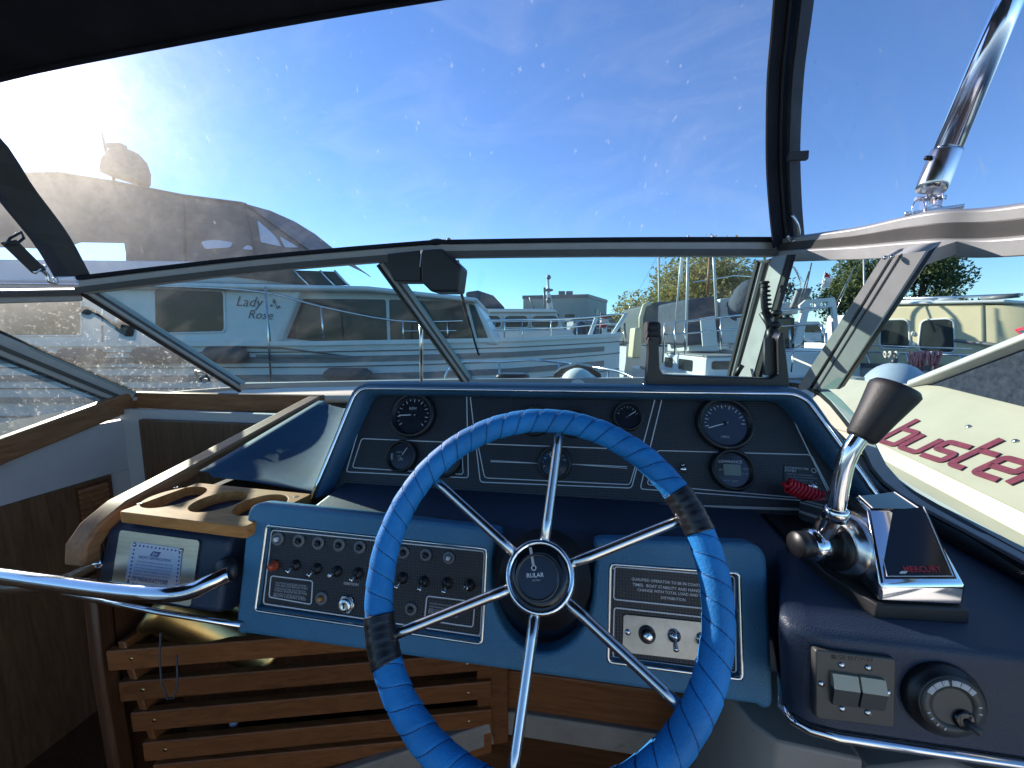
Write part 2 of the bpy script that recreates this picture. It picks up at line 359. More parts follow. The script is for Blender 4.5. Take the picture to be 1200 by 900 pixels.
M['teak'] = wood('teak', (0.20, 0.085, 0.032), (0.38, 0.185, 0.08), (3, 30, 30), coat=0.0)
M['teakx'] = wood('teak_across', (0.20, 0.085, 0.032), (0.36, 0.175, 0.078), (30, 3, 30), coat=0.0)
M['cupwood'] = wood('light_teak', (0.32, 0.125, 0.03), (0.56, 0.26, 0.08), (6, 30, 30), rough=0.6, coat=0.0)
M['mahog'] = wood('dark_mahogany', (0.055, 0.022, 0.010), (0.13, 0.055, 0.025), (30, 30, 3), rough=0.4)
M['slat'] = wood('red_brown_slat', (0.11, 0.036, 0.011), (0.21, 0.078, 0.025), (4, 40, 60), rough=0.4)
M['panelw'] = wood('brown_veneer', (0.085, 0.045, 0.022), (0.17, 0.095, 0.05), (30, 30, 3), rough=0.5)
M['liner'] = P('white_liner', (0.50, 0.50, 0.49), 0.55, var=0.06)
M['skirt'] = P('grubby_skirting', (0.24, 0.21, 0.17), 0.6, var=0.15, vscale=20, dirt=((0.08, 0.06, 0.04), 30, 0.6))
M['grp'] = P('white_gelcoat', (0.72, 0.72, 0.69), 0.3, var=0.05, coat=0.2)
M['creamdeck'] = P('cream_deck', (0.66, 0.62, 0.50), 0.6, var=0.08, bump=0.2, bscale=500)
M['beige'] = P('beige_pedestal', (0.30, 0.27, 0.23), 0.45, var=0.1, dirt=((0.10, 0.05, 0.02), 30, 0.68))
M['brass'] = P('brass', (0.45, 0.33, 0.14), 0.28, 1.0, var=0.15, vscale=30)
M['smoke'] = P('smoky_plastic', (0.02, 0.02, 0.022), 0.1, coat=0.5)
M['glassF'] = glass('windscreen_glass', (0.66, 0.90, 0.92), dirt=0.014, gloss=0.02, dscale=45, glare=0.04, gr=0.7, smear=0.05)
M['glassL'] = glass('dusty_side_glass', (0.78, 0.90, 0.88), dirt=0.2, gloss=0.02, glare=0.12, dscale=85, gr=0.85, dth=0.55, smear=0.12)
M['glassR'] = glass('starboard_glass', (0.80, 0.93, 0.92), dirt=0.014, gloss=0.004, dscale=60)
M['pvc'] = glass('clear_canopy_vinyl', (0.88, 0.89, 1.0), dirt=0.018, gloss=0.012, glare=0.023, scratch=0.22, dscale=70, gr=1.0, dth=0.57, smear=0.09)

# ================================================================== the setting outside
def water_mat():
    m, t = new_mat('harbour_water'); N = t.nodes; L = t.links
    o = N.new('ShaderNodeOutputMaterial'); b = N.new('ShaderNodeBsdfPrincipled'); L.new(b.outputs[0], o.inputs[0])
    b.inputs['Base Color'].default_value = (0.020, 0.032, 0.034, 1); b.inputs['Roughness'].default_value = 0.08; b.inputs['IOR'].default_value = 1.33
    tc = N.new('ShaderNodeTexCoord'); n = N.new('ShaderNodeTexNoise'); n.inputs['Scale'].default_value = 2.5; n.inputs['Detail'].default_value = 6
    L.new(tc.outputs['Object'], n.inputs[0]); bp = N.new('ShaderNodeBump'); bp.inputs['Strength'].default_value = 0.35; bp.inputs['Distance'].default_value = 0.12
    L.new(n.outputs[0], bp.inputs['Height']); L.new(bp.outputs[0], b.inputs['Normal']); return m
m = MB(); m.poly([(-1500, -1500, WATER), (1500, -1500, WATER), (1500, 1500, WATER), (-1500, 1500, WATER)])
m.build('water', water_mat(), kind='structure')
M['bank'] = P('grassy_bank', (0.06, 0.075, 0.03), 0.9, var=0.4, vscale=0.6)
m = MB()
rows = []
for i in range(61):
    u = -2600 + 5600 * i / 60
    D = 62 + 4 * math.sin(i * 0.7)
    x = (u - 600) / FPX * D
    p = CR * x + CF * D
    rows.append([p + UP * (WATER - 0.3), p + CF * 3 + UP * (WATER + 1.0 + 0.15 * math.sin(i * 1.9)), p + CF * 60 + UP * (WATER + 1.3), p + CF * 500 + UP * (WATER + 1.2)])
m.grid(rows); m.build('bank', M['bank'], kind='structure')

# ================================================================== own boat: fixed surfaces
# foredeck, falls away towards the bow
ctr = -0.44
m = MB(); rows = []
for i, (y, hw, z) in enumerate([(1.30, 1.28, -0.205), (1.5, 1.26, -0.215), (2.2, 1.15, -0.31), (3.0, 0.85, -0.43), (3.7, 0.45, -0.54), (4.15, 0.06, -0.62)]):
    rows.append([(ctr + hw * k * (0.80 if k > 0 else 1.0), y, z + 0.03 * (1 - k * k) - (0.05 if y < 1.6 else 0)) for k in [j / 8 for j in range(-8, 9)]])
m.grid(rows); m.build('foredeck', M['creamdeck'], kind='structure', solid=0.02)
m = MB()
for sgn in (-1, 1):
    rows = []
    kk = 0.80 if sgn > 0 else 1.0
    for (y, hw, z) in [(-1.5, 1.42, -0.34), (0.2, 1.36, -0.31), (1.30, 1.285, -0.24), (2.2, 1.16, -0.32), (3.0, 0.86, -0.44), (3.7, 0.46, -0.55), (4.17, 0.03, -0.63)]:
        rows.append([(ctr + sgn * hw * kk, y, z - (0.04 if sgn > 0 and y < 2 else 0)), (ctr + sgn * (hw * kk + 0.03), y, z - 0.08), (ctr + sgn * hw * 0.92 * kk, y - 0.1, WATER - 0.2)])
    m.grid(rows)
m.build('hull_side', M['grp'], kind='structure')
# cockpit sole and footwell
m = MB(); m.box((-1.46, -1.6, -1.22), (0.62, 1.15, -1.16)); m.build('cockpit_sole', M['mahog'], kind='structure')

# unseen cockpit behind the helm: white sides and aft bench added to bounce light
m = MB(); m.box((-1.52, -1.9, -1.16), (-1.49, -0.4, -0.33)); m.build('cockpit_bounce_side', M['grp'], kind='structure')
m = MB(); m.box((0.62, -1.9, -1.16), (0.65, 0.40, -0.34)); m.build('cockpit_bounce_side', M['grp'], kind='structure')
m = MB(); m.box((-1.49, -1.9, -1.16), (0.62, -1.35, -0.74)); bn = m.build('aft_bounce_bench', M['grp'], bevel=0.03); tag(bn, 'unseen white bench added across the aft cockpit to bounce light', 'bench')
# port liner: white above, brown veneer below, with a slatted vent
XL = -1.46
port = thing('port_liner', 'white and brown veneered cabin side below the port window', 'wall panel', (XL, 0.8, -1.16))
m = MB(); m.box((XL - 0.03, -0.4, -0.435), (XL, 1.20, -0.27)); m.build('liner_panel', M['liner'], port)
m = MB(); m.box((XL - 0.03, -0.4, -1.16), (XL + 0.006, 0.995, -0.436)); m.build('veneer_panel', M['panelw'], port)
m = MB(); m.box((XL - 0.03, 0.997, -1.16), (XL + 0.002, 1.20, -0.436)); m.build('liner_panel', M['liner'], port)
# vent frame and louvres
a = atx(100, 571, XL + 0.006); b_ = atx(130, 608, XL + 0.006)
y0, y1, z1, z0 = 0.90, 0.985, -0.445, -0.60
m = MB(); m.box((XL + 0.004, y0, z0), (XL + 0.009, y1, z1)); vent = m.build('vent', M['mahog'], port)
for i in range(9):
    z = z0 + 0.012 + i * (z1 - z0 - 0.02) / 8.5
    m = MB(); m.obox((XL + 0.012, (y0 + y1) / 2, z), (0.004, 0, -0.003), (0, (y1 - y0) / 2 - 0.006, 0), (0.0015, 0, 0.004)); m.build('louvre', M['teak'], vent)

# companionway well forward of the port side
comp = thing('companionway', 'teak-trimmed companionway opening with brown inner panel beside the helm', 'hatchway', (-1.1, 1.1, -0.3))
FL = atx(150, 462, -1.47); FRp = at(367, 466, 1.14)
m = MB(); m.strip([FL + V((-0.05, 0.02, -0.022)), FRp + V((0.02, 0.02, -0.022))], 0.03, 0.055); m.build('teak_trim', M['teak'], comp, bevel=0.004)
NL = atx(0, 530, -1.43)
ext = NL + (NL - FL) * 0.8
m = MB(); m.strip([FL + V((0.0, 0.02, -0.018)), NL + V((0, 0, 0.004)), ext], 0.028, 0.062); m.build('teak_trim', M['teakx'], comp, bevel=0.004)
NR = V((-0.775, 0.50, -0.312))
pts = [FRp + V((0, 0.01, -0.008)), atx(238, 541, -0.80), atx(140, 594, -0.775), NR, NR + V((0, -0.018, -0.02)), NR + V((0, -0.022, -0.05))]
m = MB(); m.strip(pts, 0.040, 0.026); m.build('teak_trim', M['teakx'], comp, bevel=0.005, seg=3)
for (u, v) in ((158, 478), (212, 474), (292, 473)):
    q = at(u, v, 1.135); m = MB(); m.lathe([(0.0045, 0), (0.004, 0.002), (0.0, 0.0025)], q + V((0, 0.005, 0)), (0, -1, 0), 10); m.build('screw', M['steel'], comp)
# inner walls of the well
m = MB(); m.box((-1.47, 1.05, -1.16), (-0.79, 1.07, -0.235)); m.build('inner_wall', M['liner'], comp)
m = MB(); m.box((-1.375, 1.03, -1.10), (-0.80, 1.049, -0.262)); m.build('inner_door', M['panelw'], comp, bevel=0.004)
# helm bulkhead beside the well
m = MB(); m.box((-0.79, 0.50, -1.16), (-0.765, 1.3, -0.325)); m.build('bulkhead', M['mahog'], comp, bevel=0.003)
m = MB(); m.strip([V((-0.775, 0.492, -0.42)), V((-0.77, 0.485, -0.55)), V((-0.755, 0.48, -0.75)), V((-0.745, 0.475, -1.1))], 0.022, 0.03, up=(0, 1, 0)); m.build('edge_trim', M['mahog'], comp, bevel=0.006)

# ================================================================== helm console
con = thing('helm_console', 'navy vinyl boat dashboard with hooded gauges, switch panels and radio-style knob', 'dashboard', (-0.1, 0.6, -1.16))
def extrude_x(prof, x0, x1, name, mat, bevel=0.0, parent=None, seg=3):
    m = MB(); m.prism([(x0, y, z) for y, z in prof], (x1 - x0, 0, 0)); return m.build(name, mat, parent, bevel=bevel, seg=seg)
# shelf under the gauges and console bodies
extrude_x([(1.05, -0.272), (0.70, -0.274), (0.566, -0.284), (0.548, -0.30), (0.52, -0.45), (0.62, -0.47), (1.05, -0.50)], -0.435, 0.30, 'shelf_body', M['vinyl'], 0.010, con)
extrude_x([(0.66, -0.298), (0.522, -0.304), (0.500, -0.316), (0.472, -0.415), (0.50, -0.43), (0.66, -0.43)], -0.755, -0.524, 'port_body', M['vinyl'], 0.008, con)
# starboard body: rounded inner corner
prof = []
for k in range(7):
    a = math.pi / 2 * k / 6; prof.append((0.262 - 0.035 * math.sin(a) + 0.0, 0.455 - 0.0 + 0 * a))
pl = [(0.275, 0.72), (0.275, 0.55), (0.258, 0.50), (0.238, 0.460), (0.227, 0.437), (0.230, 0.424), (0.242, 0.4155), (0.265, 0.4115), (0.60, 0.408), (0.60, 0.75), (0.45, 0.95), (0.275, 0.95)]
m = MB(); top = [(x, y, -0.300 + 0.075 * min(0.3, max(0, y - 0.42))) for x, y in pl]
mid = [(x, y, -0.32) for x, y in pl]
bot = [(x + (0.004 if x < 0.3 else 0), y - 0.012 if y < 0.5 else y, -0.397) for x, y in pl]
cxy = V((0.4, 0.6, 0))
rim = [(x + (0.006 if x < 0.3 else 0), y + (0.006 if y < 0.5 else 0), -0.3 + 0.075 * min(0.3, max(0, y - 0.42))) for x, y in pl]
mid2 = [(x, y, -0.306 + 0.075 * min(0.3, max(0, y - 0.42))) for x, y in pl]
m.loft([bot, mid, mid2, rim], True, smooth=True); m.build('starboard_body', M['vinyl'], con, bevel=0.004)
# chrome edge under the starboard body
m = MB(); m.tube([V(p) + V((0, -0.002, -0.003)) for p in bot[0:9]] + [V((0.75, 0.395, -0.40))], 0.0048, 8); m.build('chrome_edge', M['chrome'], con)
m = MB(); m.tube([atz(75, 696, -0.40), atz(180, 716, -0.412), atz(283, 733, -0.425)], 0.0042, 8); m.build('chrome_edge', M['chrome'], con)
# starboard coaming: dark side trim below the window
m = MB(); m.grid([[(0.60, 0.2, -0.33), (0.585, 0.2, -0.315), (0.555, 0.2, -0.285)], [(0.56, 0.45, -0.315), (0.54, 0.45, -0.30), (0.553, 0.45, -0.272)], [(0.535, 0.60, -0.30), (0.53, 0.6, -0.28), (0.555, 0.6, -0.262)], [(0.54, 0.82, -0.295), (0.53, 0.80, -0.27), (0.56, 0.80, -0.245)], [(0.60, 1.05, -0.27), (0.59, 1.05, -0.24), (0.60, 1.05, -0.19)]])
m.build('coaming_trim', M['black'], con, solid=0.004)

# --- hood round the gauges
TL, TR = at(414, 449, 0.70), at(948, 455, 0.70); BL, BR = at(360, 584, 0.625), at(1048, 598, 0.635)
def hoodloop(inset, dy, dz, r, k=14):
    x = V((1, 0, 0))
    b0 = BL + x * inset; t0 = TL + x * (inset * 0.9) - UP * inset; t1 = TR - x * (inset * 0.9) - UP * inset; b1 = BR - x * inset
    pts = []
    off = V((0, dy, dz))
    def seg(a, b, n): return [a.lerp(b, i / n) for i in range(n)]
    def cor(a, p, b, n=6):
        A = p + (a - p).normalized() * r; B = p + (b - p).normalized() * r
        return [A * (1 - t) ** 2 + p * 2 * t * (1 - t) + B * t * t for t in [i / n for i in range(n + 1)]]
    c0 = cor(b0, t0, t1); c1 = cor(t0, t1, b1)
    pts = seg(b0, c0[0], 6) + c0[:-1] + seg(c0[-1], c1[0], 10) + c1[:-1] + seg(c1[-1], b1, 6) + [b1]
    return [p + off for p in pts]
m = MB()
m.loft([hoodloop(0.0, 0.42, -0.045, 0.03), hoodloop(-0.001, 0.03, 0.000, 0.028), hoodloop(0.001, 0.006, 0.0, 0.028), hoodloop(0.005, 0.0, 0.0, 0.026), hoodloop(0.010, 0.003, 0, 0.024)], closed=False, caps=False)
m.build('hood', M['hood'], con)
m = MB()
m.loft([hoodloop(0.010, 0.003, 0, 0.024), hoodloop(0.016, 0.004, 0, 0.022), hoodloop(0.026, 0.020, 0, 0.02), hoodloop(0.032, 0.055, 0.0, 0.018), hoodloop(0.034, 0.11, 0, 0.015)], closed=False, caps=False)
m.build('hood_lining', M['hood'], con)
m = MB(); m.tube(hoodloop(0.0095, -0.001, 0.0, 0.026), 0.0030, 8); m.build('chrome_bead', M['chrome'], con)

# --- gauge panel
PAN = Fr((0, 0.668, -0.2695), (1, 0, 0), (0, 0.07, 0.157))
outl = [PAN.uv(*p) for p in ((385, 583), (428, 457), (940, 461), (1000, 606))]
pan = plate('gauge_panel', [outl], PAN, -0.006, 0.0, M['waffle'], con)
W = 0.0016
for i, poly in enumerate([[(406, 553), (433, 461), (547, 463), (549, 560)], [(413, 548), (424, 514), (541, 519), (543, 556)],
             [(563, 565), (551, 464), (768, 466), (740, 572)], [(568, 560), (560, 520), (750, 527), (738, 568)],
             [(750, 573), (776, 466), (918, 468), (976, 589)], [(758, 568), (770, 528), (950, 533), (978, 587)]]):
    line(PAN, poly, W * (1.0 if i % 2 == 0 else 0.9), M['print'], con, closed=True, r=0.006)
line(PAN, [(575, 541), (632, 543)], 0.0012, M['print'], con); line(PAN, [(575, 539.5), (632, 543)], 0.0008, M['print'], con)
line(PAN, [(670, 544), (735, 547)], 0.0012, M['print'], con); line(PAN, [(670, 544), (735, 549)], 0.0008, M['print'], con)
m = MB(); m.strip([PAN.w(388, 580, 0.002), PAN.w(940, 597, 0.002)], 0.004, 0.006, up=PAN.n); m.build('base_bead', M['alu'], con)
def gauge(u, v, rpx, needle, ticks=9, big=False, name='gauge', a0=220, a1=-40, lcd=False):
    c = V(PAN.uv(u, v)); r = abs(V(PAN.uv(u + rpx, v)).x - c.x)
    o = PAN.p(c.x, c.y)
    m = MB(); m.lathe([(r, 0), (r, 0.010), (r * 0.97, 0.0135), (r * 0.88, 0.0145), (r * 0.82, 0.012), (r * 0.80, 0.004)], o, PAN.n, 32)
    g = m.build(name, M['black'], con)
    m = MB(); m.lathe([(r * 0.83, 0.003), (r * 0.83, 0.005)], o, PAN.n, 32, smooth=False); m.build('dial', M['dial'], g)
    if lcd: return g, c, r
    m = MB()
    for i in range(ticks * 2 - 1):
        a = R(a0 + (a1 - a0) * i / (ticks * 2 - 2)); e = V((math.cos(a), math.sin(a), 0)); L = 0.13 if i % 2 == 0 else 0.06
        p = c.to_3d() + e * (r * (0.70 - L)); q = c.to_3d() + e * (r * 0.70)
        m.strip([PAN.p(p.x, p.y, 0.0056), PAN.p(q.x, q.y, 0.0056)], r * 0.022, 0.0004, up=PAN.n)
    m.build('scale_marks', M['print'], g)
    a = R(needle); e = V((math.cos(a), math.sin(a), 0)); p = c.to_3d() - e * r * 0.12; q = c.to_3d() + e * r * 0.62
    m = MB(); m.strip([PAN.p(p.x, p.y, 0.0068), PAN.p(q.x, q.y, 0.0068)], r * 0.035, 0.0006, up=PAN.n); m.build('needle', M['print'], g)
    m = MB(); m.lathe([(r * 0.07, 0.005), (r * 0.07, 0.008), (0, 0.0085)], o, PAN.n, 12); m.build('needle_boss', M['black'], g)
    return g, c, r
g, c, r = gauge(485, 487, 26, 184, 9)
text('RPM', PAN, 481, 481, 489, 481.3, M['dimprint'], g, 0.006)
g, c, r = gauge(472, 535, 18, 60, 5, a0=200, a1=170)
for q in range(3): text(('VOLTS', 'LOAD', 'OK')[q], PAN, 466 + q, 531 + q * 4.5, 473 + q * 0.5, 531.3 + q * 4.5, M['dimprint'], g, 0.006)
gauge(523, 541, 18, 230, 5, a0=160, a1=20)
gauge(627, 494, 18, 100, 5, a0=160, a1=20); gauge(672, 496, 18, 60, 5, a0=160, a1=20); gauge(735, 489, 18, 35, 5, a0=160, a1=20)
gauge(650, 543, 20, 120, 5, a0=200, a1=20)
g, c, r = gauge(848, 497, 34, 198, 9, a0=190, a1=0)
text('MPH', PAN, 844, 514, 853, 514.4, M['dimprint'], g, 0.006)
g, c, r = gauge(857, 551, 26, 0, lcd=True)
text('LOWRANCE', PAN, 841, 542.5, 868, 543.5, M['print'], g, 0.006)
q0, q1 = V(PAN.uv(847, 557)), V(PAN.uv(866, 545))
plate('display', [[(q0.x, q0.y), (q1.x, q0.y), (q1.x, q1.y), (q0.x, q1.y)]], PAN, 0.005, 0.0062, M['lcd'], g)
for (a, b, s) in (((841, 552), (846, 552), 'SET'), ((868, 551), (876, 551.5), 'TEMP'), ((868, 556), (876, 556.5), 'ALARM'), ((846, 564), (853, 564.3), 'DEPTH'), ((856, 565), (864, 565.3), 'LIGHT')):
    text(s, PAN, *a, *b, M['dimprint'], g, 0.006)
# small toggle beside the depth gauge
def toggle(fr, u, v, tu, tv, parent, r=0.004, L=0.016, mat='chrome', boot=True):
    p = fr.w(u, v); q = onp(tu, tv, fr.P + fr.n * L, fr.n)
    m = MB(); m.lathe([(r * 1.6, 0), (r * 1.6, 0.002), (r * 1.1, 0.003), (r * 1.0, 0.006), (0, 0.0065)], p, fr.n, 12)
    t = m.build('toggle_switch', M['black'] if boot else M['chrome'], parent)
    m = MB(); m.tube([p + fr.n * 0.004, p.lerp(q, 0.5), q.lerp(p, 0.05), q], [r * 0.42, r * 0.5, r * 0.68, r * 0.4], 10); m.build('lever', M[mat], t)
    return t
toggle(PAN, 801, 550, 800, 544, con, 0.004, 0.012, boot=False)
# fire system placard
FP = [(918, 545), (962, 549), (960, 568), (918, 562)]
plate('placard', [[PAN.uv(*p) for p in FP]], PAN, 0.0004, 0.0012, M['black'], con)
text('AUTOMATIC FIRE', PAN, 919, 549, 947, 551, M['print'], con, 0.002); text('SYSTEM', PAN, 919, 552.5, 932, 553.4, M['print'], con, 0.002)
for i in range(4): text(['1 FIRST SHUT DOWN ENGINES', '2 HAVE FIRE EXTINGUISHERS READY', '3 DO NOT OPEN HATCH', '4 INSPECT ENGINE SPACE'][i], PAN, 921, 556 + i * 3.2, 952 + (i % 2) * 5, 558.4 + i * 3.2, M['dimprint'], con, 0.002)
c = V(PAN.uv(953, 551.5)); m = MB(); m.tube([PAN.p(c.x + 0.0035 * math.cos(t), c.y + 0.0035 * math.sin(t), 0.0015) for t in [2 * math.pi * i / 16 for i in range(16)]], 0.0005, 6, closed=True); m.build('ring_mark', M['print'], con)

# --- padded lower fascia with two switch panels
PAD = Fr((0, 0.4725, -0.4395), (1, 0, 0), (0, 0.048, 0.175))
H = 0.006
def pu(u, v): return PAD.uv(u, v, H)
arc = []
cx, cy = V(pu(634, 672)); rr = abs(V(pu(700, 672)).x - V(pu(634, 672)).x)
outl = [pu(282, 742), pu(293, 594)] + [pu(586, 626)]
arcp = [(cx + rr * 1.0 * math.cos(t), cy - 0.012 + rr * 1.25 * math.sin(t)) for t in [R(180 + 180 * k / 16) for k in range(17)]]
outer = rpoly([V(p) for p in (pu(279, 741), pu(294, 593), pu(588, 626))], [0.012, 0.018, 0.018])[0:18]
right = rpoly([V(p) for p in (pu(697, 637), pu(893, 643), pu(901, 832))], [0.012, 0.018, 0.014])
shape = outer + [V((arcp[0][0] - 0.001, arcp[0][1] + 0.02))] + [V(p) for p in arcp] + [V((arcp[-1][0] + 0.001, arcp[-1][1] + 0.02))] + right
LP = [(311, 615), (572, 643), (566, 756), (297, 716)]; RP = [(714, 660), (868, 671), (872, 798), (711, 777)]
def grow(q, k):
    q = [V(p) for p in q]; c = sum(q, V((0, 0))) / len(q); return [p + (p - c).normalized() * k for p in q]
holes = [rpoly(grow([pu(*p) for p in Q], 0.002), 0.005, 3) for Q in (LP, RP)]
plate('fascia_pad', [[tuple(p) for p in shape]] + [[tuple(p) for p in h] for h in holes], PAD, -0.028, H, M['pad'], con, bevel=0.006)
def quadlerp(Q, s, t):
    a = V(Q[0]).lerp(V(Q[1]), s); b = V(Q[3]).lerp(V(Q[2]), s); return a.lerp(b, t)
for Q in (LP, RP):
    q = [pu(*p) for p in Q]
    plate('switch_panel', [[tuple(p) for p in rpoly([V(p) for p in grow(q, 0.006)], 0.005, 3)]], PAD, -0.012, -0.002, M['waffle'], con)
    lp = rpoly(grow(q, -0.002), 0.006, 4)
    m = MB(); m.tube([PAD.p(p.x, p.y, 0.0045) for p in lp], 0.0026, 8, closed=True); m.build('panel_bezel', M['steel'], con)
PB = Fr(PAD.p(0, 0, -0.002), PAD.ex, PAD.ey)
line(PB, [(319, 621), (568, 646), (563, 745), (309, 707)], 0.0016, M['print'], con, closed=True, r=0.005)
Z3 = lambda x, y: (270 + x / 3.636, 570 + y / 3.636)
def button(u, v, tip, parent, rpx=8.0):
    c = V(PB.uv(u, v)); r = abs(V(PB.uv(u + rpx, v)).x - c.x); o = PB.p(c.x, c.y)
    m = MB(); m.lathe([(r, 0), (r, 0.002), (r * 0.85, 0.0035), (r * 0.6, 0.0035), (r * 0.55, 0.002), (0, 0.002)], o, PB.n, 20); b = m.build('push_button', P_btn, parent)
    m = MB(); m.lathe([(r * 0.38, 0.001), (r * 0.38, 0.006), (r * 0.28, 0.008), (0, 0.0084)], o, PB.n, 14); m.build('button_tip', M[tip], b)
P_btn = P('grey_button', (0.15, 0.155, 0.16), 0.5, var=0.1)
for (x, y, t) in ((205, 222, 'white'), (294, 230, 'black'), (377, 240, 'black'), (465, 248, 'black'), (553, 257, 'black'), (645, 268, 'black'), (739, 280, 'black'), (834, 290, 'black'), (932, 302, 'white'), (390, 475, 'cupwood'), (770, 520, 'black')):
    button(*Z3(x, y), t, con, 7.0)
c = PB.w(*Z3(190, 335)); m = MB(); m.lathe([(0.0075, 0), (0.0075, 0.003), (0.006, 0.004), (0.0055, 0.010), (0.003, 0.013), (0, 0.0135)], c, PB.n, 16); m.build('warning_lamp', P('red_amber_lens', (0.45, 0.06, 0.02), 0.15, var=0.3, vscale=200), con)
for (x, y, a, b) in ((280, 335, 238, 368), (370, 350, 328, 384), (455, 362, 418, 382), (545, 370, 510, 404), (640, 380, 615, 420), (735, 390, 702, 436), (825, 405, 802, 445), (925, 412, 906, 456), (1020, 420, 1002, 434)):
    toggle(PB, *Z3(x, y), *Z3(a, b), con, 0.005, 0.018)
for (u, v) in ((312, 616.5), (569, 642.5), (565, 750), (301, 712), (716, 663), (866, 673), (869, 795), (714, 774)):
    q = PB.w(u + (3 if u in (312, 301, 716, 714) else -3), v + (3 if v < 700 else -4)); m = MB(); m.lathe([(0.0022, 0), (0.0018, 0.0009), (0, 0.001)], q, PB.n, 8); m.build('screw', M['steel'], con)
text('IGNITION', PB, *Z3(484, 417), *Z3(545, 424), M['print'], con)
line(PB, [Z3(*p) for p in ((175, 380), (352, 402), (346, 502), (166, 470))], 0.0014, M['print'], con, closed=True, r=0.004)
for i, s in enumerate(['CAUTION GASOLINE VAPORS', 'CAN EXPLODE BEFORE START', 'OPERATE BLOWER FOUR MINUTES', 'CHECK ENGINE BILGE FOR', 'GASOLINE OR VAPORS RUN BLOWER', 'BELOW CRUISING SPEED']):
    text(s, PB, *Z3(192 - i * 1.5, 413 + i * 11), *Z3(325 - i * 2 + (i % 2) * 8, 429 + i * 11.5), M['dimprint'], con)
line(PB, [Z3(*p) for p in ((838, 466), (1042, 490), (1034, 598), (828, 568))], 0.0014, M['print'], con, closed=True, r=0.004)
for i, s in enumerate(['NOTICE VENTILATE BEFORE STARTING', 'USE RUNNING LIGHTS AT NIGHT', 'KEEP CLEAR OF PROPELLER', 'ENGINE BLOWER']):
    text(s, PB, *Z3(850 - i * 2, 500 + i * 13), *Z3(1005 - i * 12, 521 + i * 13), M['dimprint'], con)
c = PB.w(*Z3(498, 500)); m = MB(); m.lathe([(0.0135, 0), (0.0135, 0.004)], c, PB.n, 6, smooth=False); key = m.build('key_switch', M['steel'], con, bevel=0.0008)
m = MB(); m.lathe([(0.010, 0.004), (0.010, 0.008), (0.0085, 0.010), (0.0045, 0.009), (0, 0.009)], c, PB.n, 20); m.build('key_barrel', M['chrome'], key)
m = MB(); m.obox(c + PB.n * 0.0095, PB.ex * 0.001, PB.ey * 0.0035, PB.n * 0.0006); m.build('key_slot', M['blackgloss'], key)
# right hand switch panel
Z6 = lambda x, y: (680 + x / 3.913, 610 + y / 3.913)
line(PB, [Z6(*p) for p in ((158, 210), (706, 256), (706, 416), (153, 360))], 0.0016, M['print'], con, closed=True, r=0.004)
line(PB, [Z6(*p) for p in ((155, 398), (710, 458), (713, 695), (150, 625))], 0.0016, M['print'], con, closed=True, r=0.004)
for s, a, b in (('QUALIFIED OPERATOR TO BE IN CONTROL AT ALL', (235, 272), (640, 312)), ('TIMES.  BOAT STABILITY AND HANDLING MAY', (240, 298), (640, 338)), ('CHANGE WITH TOTAL LOAD AND WEIGHT', (262, 322), (615, 356)), ('DISTRIBUTION', (370, 358), (482, 369))):
    text(s, PB, *Z6(*a), *Z6(*b), M['print'], con, bold=0.006)
plate('metal_switch_plate', [[tuple(p) for p in rpoly([V(PB.uv(*Z6(*p))) for p in ((198, 428), (690, 478), (688, 655), (193, 600))], 0.004, 3)]], PB, 0.0, 0.002, M['dullsteel'], con)
PB2 = Fr(PB.p(0, 0, 0.002), PB.ex, PB.ey)
c = PB2.w(*Z6(306, 522)); m = MB(); m.lathe([(0.0105, 0), (0.0105, 0.0025), (0.008, 0.003), (0.0075, 0.0), (0.0, 0.0)], c, PB2.n, 20); b = m.build('starter_button', M['black'], con)
m = MB(); m.lathe([(0.006, 0), (0.006, 0.009), (0.005, 0.010), (0, 0.010)], c, PB2.n, 16); m.build('button_tip', M['chrome'], b)
toggle(PB2, *Z6(430, 528), *Z6(440, 600), con, 0.005, 0.016, boot=False); toggle(PB2, *Z6(560, 545), *Z6(570, 610), con, 0.005, 0.016, boot=False)
c = PB2.w(*Z6(218, 512)); m = MB(); m.lathe([(0.004, 0), (0.0035, 0.0015), (0, 0.002)], c, PB2.n, 12); m.build('screw', M['chrome'], con)

# steering column in the notch
WC = V((-0.033, 0.395, -0.256)); TH = R(33)
WN = V((0, -math.cos(TH), math.sin(TH))); WX = V((1, 0, 0)); WY = WN.cross(WX)
m = MB(); m.lathe([(0.062, -0.18), (0.06, -0.10), (0.045, -0.085), (0.04, -0.03), (0.03, -0.02)], WC, WN, 24); m.build('column_boot', M['black'], con)

# --- plate with certificate on the port body
LC = Fr((0, 0.4715, -0.4165), (1, 0, 0), (0, 0.030, 0.113))
Z1 = lambda x, y: (130 + x / 7.5, 610 + y / 7.5)
plate('metal_plate', [[tuple(p) for p in rpoly([V(LC.uv(*Z1(*p), 0.001)) for p in ((85, 82), (785, 175), (705, 755), (0, 620))], 0.006, 4)]], LC, 0.0, 0.0022, M['brushed'], con)
LC2 = Fr(LC.p(0, 0, 0.0022), LC.ex, LC.ey)
lab = [(190, 185), (632, 245), (590, 640), (125, 565)]
cert = plate('certificate', [[LC2.uv(*Z1(*p)) for p in lab]], LC2, 0.0, 0.0012, M['paper'], con)
LC3 = Fr(LC2.p(0, 0, 0.0014), LC.ex, LC.ey)
for i in range(12):                                       # scalloped blue border
    for e0, e1 in ((0, 1), (3, 2)):
        p = V(lab[e0]).lerp(V(lab[e1]), (i + 0.8) / 12.6) + V((0, 28 if e0 == 0 else -22))
        q = LC3.w(*Z1(*p)); m = MB(); m.lathe([(0.0016, 0), (0.0014, 0.0003), (0, 0.0004)], q, LC.n, 6); m.build('border_mark', M['ink'], cert)
